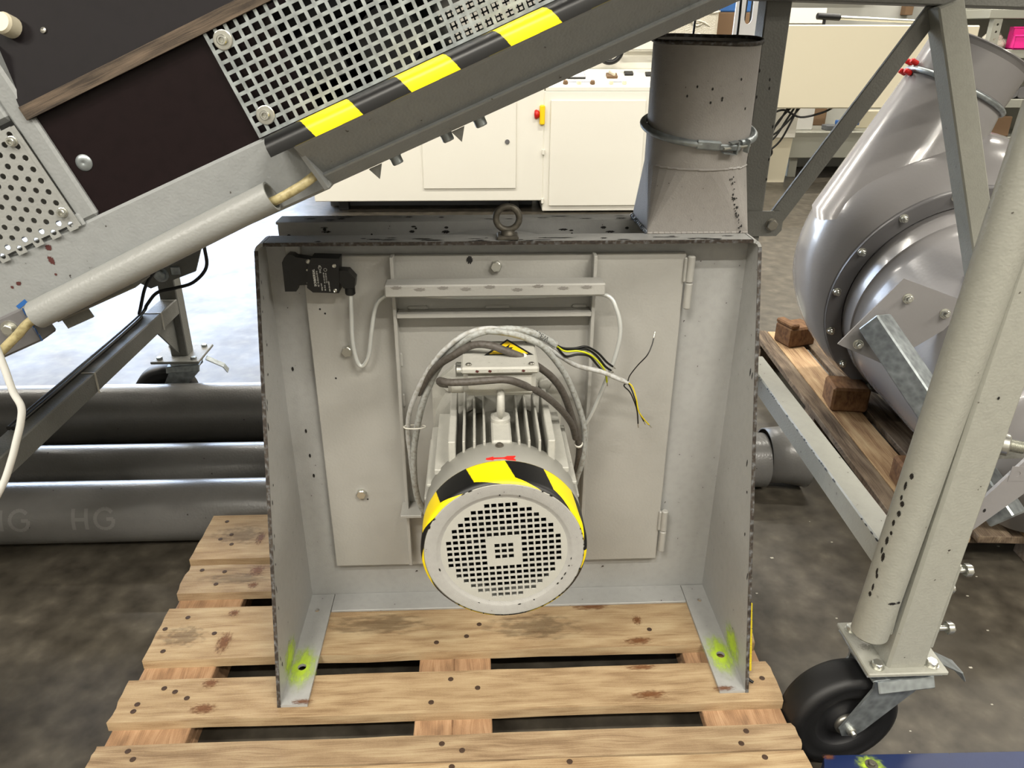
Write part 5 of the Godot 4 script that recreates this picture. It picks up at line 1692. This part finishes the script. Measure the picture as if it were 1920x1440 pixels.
# ---------------------------------------------------------------- background
func build_background() -> void:
	var st := mb()
	# long white machine base
	var t := thing("machine_cabinet", "long low white machine base with a hinged door standing at the back", "cabinet", V(-0.5, 0, -5.2))
	bx(st, -1.36, 0.46, 0.1, 1.0, -5.6, -4.77, 0.006)
	part("cabinet_body", st, M.white, t)
	st = mb()
	bx(st, -0.49, 0.245, 0.2, 0.86, -4.77, -4.755, 0.004)
	var d := part("cabinet_door", st, M.white, t)
	st = mb()
	cyl(st, V(0.175, 0.56, -4.755), V(0.175, 0.56, -4.745), 0.018, 18, 0.003)
	part("door_lock", st, M.flange, d)
	st = mb()
	for k in 2:
		st = mb()
		bx(st, -1.2 + k * 1.4, -1.12 + k * 1.4, 0.0, 0.1, -5.0, -4.92, 0.004)
		part("foot", st, M.black, t)
	st = mb()
	bx(st, -1.3, 0.4, 0.0, 0.1, -5.5, -5.1)
	part("plinth", st, M.slate, t)
	# control cabinet
	t = thing("control_cabinet", "white control cabinet with sloping switch console and a door, right of the long white base", "cabinet", V(0.86, 0, -5.1))
	st = mb()
	bx(st, 0.46, 1.36, 0.015, 0.93, -5.5, -4.77, 0.006)
	part("cabinet_body", st, M.white, t)
	st = mb()
	bx(st, 0.51, 1.245, 0.06, 0.865, -4.77, -4.752, 0.004)
	part("cabinet_door", st, M.white, t)
	st = mb()
	for p in [0.02, 0.4]:
		st = mb()
		cyl(st, V(0.46, p + 0.06, -4.76), V(0.46, p + 0.1, -4.76), 0.012, 12, 0.003)
		part("hinge", st, M.white, t)
	st = mb()
	prism(st, [Vector2(4.77, 0.93), Vector2(4.77, 0.955), Vector2(5.1, 1.07), Vector2(5.5, 1.07), Vector2(5.5, 0.93)], 0.47, 1.36, Transform3D(Basis(V(0, 0, -1), V(0, 1, 0), V(1, 0, 0)), Vector3.ZERO))
	var con := part("console", st, M.white, t)
	var tilt := atan2(0.115, 0.33)
	var on := func(x: float, y: float): return Transform3D(Basis(Vector3.RIGHT, tilt), V(x, y, -4.77 - (y - 0.955) / 0.115 * 0.33))
	for p in [[0.72, 1.025, 0.13, 0.1, "meter_panel", M.sheet_white], [1.0, 1.02, 0.085, 0.07, "cam_switch", M.card], [1.14, 1.035, 0.07, 0.05, "plug_socket", M.black], [1.3, 1.03, 0.06, 0.05, "plug_socket", M.black]]:
		st = mb()
		box(st, V(p[2], 0.02, p[3]), on.call(p[0], p[1]) * Transform3D(Basis(), V(0, 0.01, 0)), 0.003)
		if p[4] == "meter_panel":
			var under := mb()
			box(under, V(p[2] + 0.012, 0.012, p[3] + 0.012), on.call(p[0], p[1]) * Transform3D(Basis(), V(0, 0.006, 0.004)), 0.002)
			part("meter_frame", under, M.black, con)
		part(p[4], st, p[5], con)
	st = mb()
	box(st, V(0.02, 0.03, 0.07), on.call(1.0, 1.02) * Transform3D(Basis(Vector3.UP, 0.6), V(0, 0.03, 0)), 0.006)
	part("switch_knob", st, M.cream, con)
	for p in [[0.625, M.card], [0.729, M.cream], [0.834, M.card], [0.977, M.cream], [1.08, M.cream]]:
		st = mb()
		lathe(st, [Vector2(0.02, 0), Vector2(0.02, 0.01), Vector2(0.015, 0.025), Vector2(0.013, 0.026), Vector2(0, 0.026)], on.call(p[0], 0.977), 20)
		part("push_button", st, p[1], con)
	st = mb()
	box(st, V(0.2, 0.002, 0.008), on.call(0.73, 0.987) * Transform3D(Basis(), V(0, 0.001, 0)))
	box(st, V(0.1, 0.002, 0.008), on.call(1.03, 0.987) * Transform3D(Basis(), V(0, 0.001, 0)))
	part("console_trim", st, M.black, con)
	t = thing("emergency_switch", "yellow box with red mushroom emergency stop on the left edge of the control cabinet", "emergency stop", V(0.44, 0.7, -4.78))
	st = mb()
	bx(st, 0.425, 0.465, 0.685, 0.83, -4.83, -4.735, 0.008)
	part("switch_box", st, M.yellow, t)
	st = mb()
	lathe(st, [Vector2(0.018, 0.0), Vector2(0.03, 0.01), Vector2(0.036, 0.025), Vector2(0.03, 0.038), Vector2(0.0, 0.042)], axis(V(0.425, 0.76, -4.77), V(-1, 0, 0)), 24, true)
	part("red_button", st, M.red, t)
	# upper part with handwheel
	t = thing("machine_cabinet", "pale white machine headstock behind the sloping console", "cabinet", V(0.9, 1.07, -5.35))
	st = mb()
	bx(st, 0.2, 1.7, 1.0701, 1.2, -5.5, -5.12, 0.005)
	bx(st, 1.1, 1.7, 1.2, 1.33, -5.5, -5.05, 0.006)
	part("cabinet_body", st, M.white, t)
	st = mb()
	bx(st, 1.13, 1.6, 1.215, 1.32, -5.05, -5.04, 0.003)
	part("cover_plate", st, M.white, t)
	st = mb()
	cyl(st, V(0.83, 1.125, -5.12), V(0.83, 1.125, -5.1), 0.022, 16, 0.005)
	part("knob", st, M.white, t)
	t = thing("handwheel", "small black spoked handwheel above the console", "handwheel", V(0.98, 1.225, -5.0))
	st = mb()
	var ring := []
	for k in 32:
		ring.append(V(0.98 + cos(TAU * k / 32) * 0.092, 1.215 + sin(TAU * k / 32) * 0.092, -4.98))
	tube(st, ring, 0.019, 12, 1, true)
	part("wheel_rim", st, M.black, t)
	st = mb()
	for k in 3:
		var a := TAU * k / 3 - PI / 2 + 0.15
		bar(st, V(0.98, 1.215, -4.99), V(0.98 + cos(a) * 0.09, 1.215 + sin(a) * 0.09, -4.98), 0.022, 0.012, 0.003)
	lathe(st, [Vector2(0.03, 0), Vector2(0.03, 0.03), Vector2(0.02, 0.04), Vector2(0, 0.04)], axis(V(0.98, 1.215, -5.0), V(0, 0, 1)), 20)
	cyl(st, V(0.98, 1.215, -5.12), V(0.98, 1.215, -5.0), 0.015, 12)
	part("wheel_spokes", st, M.flange, t)
	# leaning cream panel with crank bar
	t = thing("machine_beam", "wide cream machine beam spanning behind the grey posts", "machine beam", V(3.2, 0.735, -5.7))
	st = mb()
	bx(st, 2.3, 4.2, 0.737, 1.4, -5.9, -5.5, 0.01)
	part("beam_body", st, M.cream, t)
	st = mb()
	bx(st, 2.35, 2.45, 0.0, 0.737, -5.88, -5.72, 0.004)
	part("leg", st, M.slate, t)
	st = mb()
	bx(st, 3.95, 4.15, 0.0, 0.737, -5.88, -5.72, 0.004)
	part("leg", st, M.slate, t)
	t = thing("crank_handle", "steel rod with black rubber grip lying above the cream beam", "handle", V(3.2, 1.4, -5.55))
	st = mb()
	cyl(st, V(2.98, 1.455, -5.55), V(3.75, 1.425, -5.6), 0.016, 14)
	part("rod", st, M.bright, t)
	st = mb()
	cyl(st, V(2.8, 1.465, -5.54), V(3.0, 1.455, -5.55), 0.027, 16, 0.004)
	part("grip", st, M.black, t)
	st = mb()
	bx(st, 2.86, 2.88, 1.398, 1.45, -5.56, -5.54)
	part("stand", st, M.black, t)
	# grey machine behind the beam
	t = thing("machine_cabinet", "pale grey machine housing with clear panels behind the cream beam", "cabinet", V(3.6, 0, -7))
	st = mb()
	bx(st, 2.6, 5.0, 0.0, 2.4, -7.6, -7.0, 0.01)
	part("cabinet_body", st, M.fog_panel, t)
	st = mb()
	bx(st, 2.95, 3.45, 1.42, 1.56, -7.0, -6.9, 0.004)
	bx(st, 2.95, 3.9, 1.66, 1.75, -7.0, -6.86, 0.004)
	part("drive_box", st, M.white, t)
	st = mb()
	bx(st, 2.7, 2.93, 1.38, 1.75, -7.0, -6.95, 0.004)
	part("black_panel", st, M.black, t)
	st = mb()
	bx(st, 4.25, 4.33, 1.5, 1.7, -7.0, -6.9, 0.004)
	part("hinge_block", st, M.card, t)
	# white box with cables
	t = thing("white_box", "tall white steel box on the floor under the cream beam with cables hanging over it", "box", V(2.75, 0, -6.3))
	st = mb()
	prism(st, [Vector2(2.5, 0.0), Vector2(2.62, 0.0), Vector2(2.95, 0.0), Vector2(2.98, 0.45), Vector2(3.0, 0.62), Vector2(2.88, 0.72), Vector2(2.56, 0.72), Vector2(2.55, 0.4)], -6.5, -6.1)
	part("box_body", st, M.cream, t)
	st = mb()
	bx(st, 2.62, 2.99, 0.42, 0.7, -6.1, -6.085, 0.004)
	part("box_cover", st, M.white, t)
	var cb := [[V(2.75, 0.74, -5.6), V(2.70, 0.63, -5.62), V(2.62, 0.47, -5.65), V(2.48, 0.33, -5.7), V(2.45, 0.29, -5.7), V(2.56, 0.27, -5.7), V(2.64, 0.33, -5.7), V(2.6, 0.43, -5.68), V(2.63, 0.6, -5.65), V(2.73, 0.74, -5.62)],
		[V(2.78, 0.74, -5.6), V(2.73, 0.6, -5.6), V(2.66, 0.42, -5.65), V(2.5, 0.29, -5.7), V(2.42, 0.27, -5.72)], [V(2.7, 0.74, -5.62), V(2.62, 0.58, -5.64), V(2.5, 0.45, -5.68), V(2.44, 0.42, -5.7), V(2.6, 0.49, -5.66), V(2.7, 0.6, -5.62), V(2.8, 0.74, -5.6)], [V(2.45, 0.74, -5.58), V(2.52, 0.69, -5.56), V(2.64, 0.72, -5.56), V(2.8, 0.66, -5.56), V(3.0, 0.7, -5.57), V(3.1, 0.75, -5.58)]]
	var cl := ["black cable drooping in a long loop under the cream beam", "black cable hanging straight down beside the white box", "black cable with a short crossed loop over the white box", "black cable sagging along the bottom of the cream beam"]
	for k in 4:
		make_cable("hanging_cable", cl[k], cb[k], 0.009, M.black_cable)
	# table with parts behind
	t = thing("workbench", "low grey workbench under the cream beam loaded with small parts", "workbench", V(3.4, 0, -6.6))
	st = mb()
	bx(st, 3.02, 4.4, 0.2, 0.45, -7.0, -6.3, 0.006)
	part("bench_top", st, M.rack, t)
	st = mb()
	for x in [3.1, 4.25]:
		st = mb()
		bx(st, x, x + 0.08, 0.0, 0.2, -6.5, -6.4)
		part("leg", st, M.rack, t)
	var bits := [[3.0, 3.3, 0.45, 0.72, -6.45, M.sheet_white, "white carton standing at the left end of the low workbench"], [3.42, 3.7, 0.45, 0.5, -6.4, M.slate, "flat dark part lying on the low workbench"], [3.75, 4.1, 0.45, 0.62, -6.6, M.cream, "cream box at the right end of the low workbench"], [3.55, 3.75, 0.5, 0.54, -6.4, M.blue_sheet, "small blue tool box on the flat dark part"], [3.35, 3.6, 0.45, 0.75, -6.85, M.card, "brown carton at the back of the low workbench"]]
	for b in bits:
		st = mb()
		bx(st, b[0], b[1], b[2], b[3], b[4] - 0.12, b[4], 0.006)
		solo("carton", st, b[5], b[6], "box")
	# wrapped goods, blue bin and slotted white panel at the top edge
	t = thing("wrapped_machine", "film wrapped pale machine part behind the outlet duct", "wrapped goods", V(1.7, 0, -5.8))
	st = mb()
	bx(st, 1.4, 2.02, 0.0, 1.95, -6.1, -5.7, 0.03)
	part("wrapped_body", st, M.film_wrap, t)
	for k in 9:
		st = mb()
		var y := rng.randf_range(1.36, 1.7)
		var x := rng.randf_range(1.66, 1.9)
		tube(st, [V(x, y, -5.698), V(x + 0.06, y + rng.randf_range(-0.06, 0.06), -5.688), V(x + 0.13, y + rng.randf_range(-0.08, 0.08), -5.7)], 0.008, 6, 4)
		part("film_fold", st, M.film_wrap, t)
	st = mb()
	bx(st, 1.8, 1.83, 1.55, 1.61, -5.7, -5.692, 0.002)
	part("red_label", st, M.red, t)
	st = mb()
	bx(st, 1.56, 1.64, 1.47, 1.6, -5.7, -5.69, 0.002)
	part("printed_label", st, M.print_white, t)
	st = mb()
	for k in 3:
		bx(st, 1.57 + k * 0.024, 1.585 + k * 0.024, 1.49, 1.5 + 0.012 * (k % 2 + 1), -5.69, -5.688)
	part("printed_label", st, M.print_black, t)
	st = mb()
	bx(st, 2.05, 2.35, 1.5, 2.0, -6.2, -5.9, 0.01)
	solo("blue_bin", st, M.blue_sheet, "blue plastic sheet bin on the brown crate behind the duct", "bin")
	st = mb()
	bx(st, 2.05, 2.35, 0.0, 1.5, -6.2, -5.9, 0.01)
	solo("brown_crate", st, M.card, "dark brown crate stack under the blue bin", "crate")
	t = thing("slotted_panel", "white sheet metal panel with a tall rounded slot beside the dark rear post", "panel", V(1.05, 0.7, -2.0))
	st = mb()
	var slot := [Vector2(0.998, 0.9), Vector2(1.2, 0.9), Vector2(1.2, 2.0), Vector2(1.073, 2.0), Vector2(1.078, 1.5)]
	for k in 9:
		var a := PI * k / 8.0
		slot.append(Vector2(1.062 + cos(a) * 0.0165, 1.4 - sin(a) * 0.026))
	slot.append_array([Vector2(1.052, 2.0), Vector2(1.015, 2.0)])
	prism(st, slot, -2.01, -2.0)
	part("sheet", st, M.sheet_white, t)
	st = mb()
	bx(st, 1.05, 1.15, 0.0, 0.9, -2.06, -2.0, 0.004)
	bx(st, 0.9, 1.3, 0.0, 0.02, -2.3, -1.8, 0.004)
	part("stand", st, M.rack, t)
	st = mb()
	cyl(st, V(1.06, 1.36, -2.06), V(1.075, 1.7, -2.06), 0.008, 10)
	part("gas_spring", st, M.black, t)
	make_cable("black_cable", "thin black cable hanging above the duct rim, left of two", [V(0.585, 1.52, -1.0), V(0.582, 1.39, -1.0), V(0.578, 1.34, -1.0), V(0.572, 1.0, -1.0)], 0.0032, M.black_cable)
	make_cable("black_cable", "thin black cable hanging above the duct rim, right of two", [V(0.708, 1.5, -1.0), V(0.708, 1.43, -1.0), V(0.709, 1.34, -1.0), V(0.705, 1.0, -1.0)], 0.0036, M.black_cable)
	make_cable("grey_cable", "thin grey cable bowing out behind the right side of the duct", [V(0.47, 1.26, -0.3), V(0.515, 1.22, -0.3), V(0.54, 1.16, -0.3), V(0.54, 1.1, -0.3), V(0.5, 1.04, -0.3), V(0.44, 1.02, -0.3)], 0.0045, M.cable_dark)
	build_shelf()
	# blue beam in the near right corner
	t = thing("blue_beam", "blue painted steel box beam lying in the near right corner with a daubed bolt", "steel beam", V(0.9, 0, 0.56))
	st = mb()
	prism(st, [Vector2(0.555, -0.484), Vector2(1.5, -0.5), Vector2(1.5, -0.62), Vector2(0.5, -0.62)], 0.0, 0.15, Transform3D(Basis(V(1, 0, 0), V(0, 0, -1), V(0, 1, 0)), Vector3.ZERO))
	var bm := part("beam_body", st, M.blue_paint, t)
	mark("paint_daub", M.spray, Transform3D(Basis(V(1, 0, 0), V(0, 0, -1), V(0, 1, 0)), V(0.63, 0.1508, 0.507)), 0.06, 0.05, bm)
	mark("rust_stain", M.rust, Transform3D(Basis(V(1, 0, 0), V(0, 0, -1), V(0, 1, 0)), V(0.562, 0.1507, 0.488)), 0.03, 0.014, bm)
	st = mb()
	bolt(st, V(0.632, 0.15, 0.507), V(0, 1, 0), 0.011, 0.006, 0.011)
	part("hex_bolt", st, M.dull_steel, bm)

func build_shelf() -> void:
	var t := thing("shelf_rack", "grey perforated steel shelf rack against the back on the far right", "shelf", V(5.3, 0, -6.3))
	for p in [[4.62, -6.0], [4.62, -6.6], [6.6, -6.0], [6.6, -6.6]]:
		var st := mb()
		bx(st, p[0], p[0] + 0.006, 0.0, 2.4, p[1] - 0.07, p[1], 0.001)
		if p[1] > -6.3 and p[0] < 5:
			for k in 40:
				hole_cell(st, p[0] + 0.006, p[0] + 0.08, k * 0.06, (k + 1) * 0.06, Vector2(p[0] + 0.043, k * 0.06 + 0.03), 0.011, p[1] - 0.004, p[1], Transform3D(), 8)
		else:
			bx(st, p[0], p[0] + 0.08, 0.0, 2.4, p[1] - 0.004, p[1])
		part("upright", st, M.rack, t)
	for y in [0.36, 0.7, 1.13, 1.46]:
		var st := mb()
		bx(st, 4.56, 6.7, y, y + 0.075, -6.66, -5.99, 0.004)
		part("shelf_board", st, M.rack, t)
	var st2 := mb()
	bx(st2, 4.56, 6.7, 0.0, 2.4, -6.72, -6.68)
	part("back_panel", st2, M.rack, t)
	for k in 2:
		var o := thing("storage_bin", ["pink open storage bin on the shelf, upper of the two", "pink storage bin on the shelf, lower and nearer of the two"][k], "bin", V(5.04 - 0.02 * k, 1.205, -6.1 + 0.08 * k), Vector3.ZERO, "pink bins on the shelf")
		var st := mb()
		var w := 0.17
		var h := 0.19 - 0.07 * k
		bx(st, -w, w, 0, 0.01, -0.035, 0.035)
		bx(st, -w, w, 0, h, 0.03, 0.035, 0.002)
		bx(st, -w, w, 0, h, -0.035, -0.03, 0.002)
		bx(st, -w, -w + 0.005, 0, h, -0.035, 0.035, 0.002)
		bx(st, w - 0.005, w, 0, h, -0.035, 0.035, 0.002)
		part("bin_shell", st, M.pink, o, true)
		st = mb()
		bx(st, -w - 0.01, w + 0.01, h - 0.015, h, 0.03, 0.042, 0.003)
		part("bin_rim", st, M.pink, o, true)
	var m := thing("gear_motor", "square flanged grey drive with yellow shaft cap on the middle shelf", "motor", V(4.83, 0.775, -6.1))
	var st := mb()
	bx(st, -0.07, 0.07, 0.0, 0.15, -0.02, 0.03, 0.01)
	cyl(st, V(0, 0.075, -0.3), V(0, 0.075, -0.02), 0.07, 24)
	part("drive_body", st, M.rack, m, true)
	st = mb()
	cyl(st, V(0, 0.075, 0.03), V(0, 0.075, 0.036), 0.042, 20)
	part("bore", st, M.black, m, true)
	st = mb()
	cyl(st, V(0, 0.075, 0.03), V(0.04, 0.075, 0.12), 0.018, 14, 0.003)
	part("shaft_cap", st, M.yellow, m, true)
	st = mb()
	bx(st, 4.72, 5.05, 0.4355, 0.62, -6.5, -6.02, 0.01)
	solo("carton", st, M.card, "flat brown carton on the lower shelf of the rack", "box")
	st = mb()
	for k in 5:
		lathe(st, [Vector2(0.0, 0), Vector2(0.06, 0.01), Vector2(0.07, 0.05), Vector2(0.04, 0.085), Vector2(0, 0.09)], Transform3D(Basis(), V(4.72 + 0.07 * (k % 3), 1.205 + 0.05 * (k / 3), -6.2 + 0.05 * (k % 2))), 12, true)
	var bag := solo("parts_bag", st, M.film_wrap, "clear bag of small parts on the upper shelf beside the rack post", "bag")
	bag.set_meta("kind", "stuff")
	st = mb()
	for k in 3:
		cyl(st, V(5.05 + 0.1 * k, 0.83, -6.25), V(5.0 + 0.1 * k, 0.83, -6.05), 0.055, 16, 0.006)
	solo("metal_parts", st, M.flange, "dark round metal parts beside the yellow capped drive", "metal parts")

# ---------------------------------------------------------------- scene
const LAMP := 16.0

func _ready() -> void:
	rng.seed = 7
	var cam := Camera3D.new()
	cam.name = "camera"
	cam.position = V(-0.0605, 1.348, 1.437)
	cam.rotation_degrees = V(-24.85, -2.59, 0.22)
	cam.fov = rad_to_deg(2.0 * atan(720.0 / 1432.0))
	cam.near = 0.05
	cam.current = true
	add_child(cam)
	var sky_m := ProceduralSkyMaterial.new()
	sky_m.sky_top_color = Color(0.68, 0.77, 0.9)
	sky_m.sky_horizon_color = Color(0.88, 0.92, 0.97)
	sky_m.ground_horizon_color = Color(0.6, 0.62, 0.62)
	sky_m.ground_bottom_color = Color(0.35, 0.34, 0.32)
	sky_m.sky_energy_multiplier = 3.5
	sky_m.ground_energy_multiplier = 1.5
	var sky := Sky.new()
	sky.sky_material = sky_m
	var env := Environment.new()
	env.background_mode = Environment.BG_SKY
	env.sky = sky
	env.tonemap_mode = Environment.TONE_MAPPER_LINEAR
	env.tonemap_exposure = 1.0
	env.sdfgi_enabled = true
	env.ssao_enabled = true
	env.ssil_enabled = true
	var we := WorldEnvironment.new()
	we.name = "world_environment"
	we.environment = env
	add_child(we)
	M.white = mat(Color(0.88, 0.86, 0.8), 0.4)
	M.lamp = StandardMaterial3D.new()
	M.lamp.albedo_color = Color(0.9, 0.9, 0.88)
	M.lamp.emission_enabled = true
	M.lamp.emission = Color(1.0, 0.96, 0.88)
	M.lamp.emission_energy_multiplier = 6.0
	build_lamps()
	make_materials()
	M.faded = mat(Color(0.5, 0.495, 0.485), 0.35)
	build_room()
	build_pallet()
	build_housing()
	build_conveyor()
	build_frame()
	build_old_pallet()
	build_fan()
	build_pipes()
	build_motor()
	build_switch()
	build_cables()
	build_background()
	lay_chips()
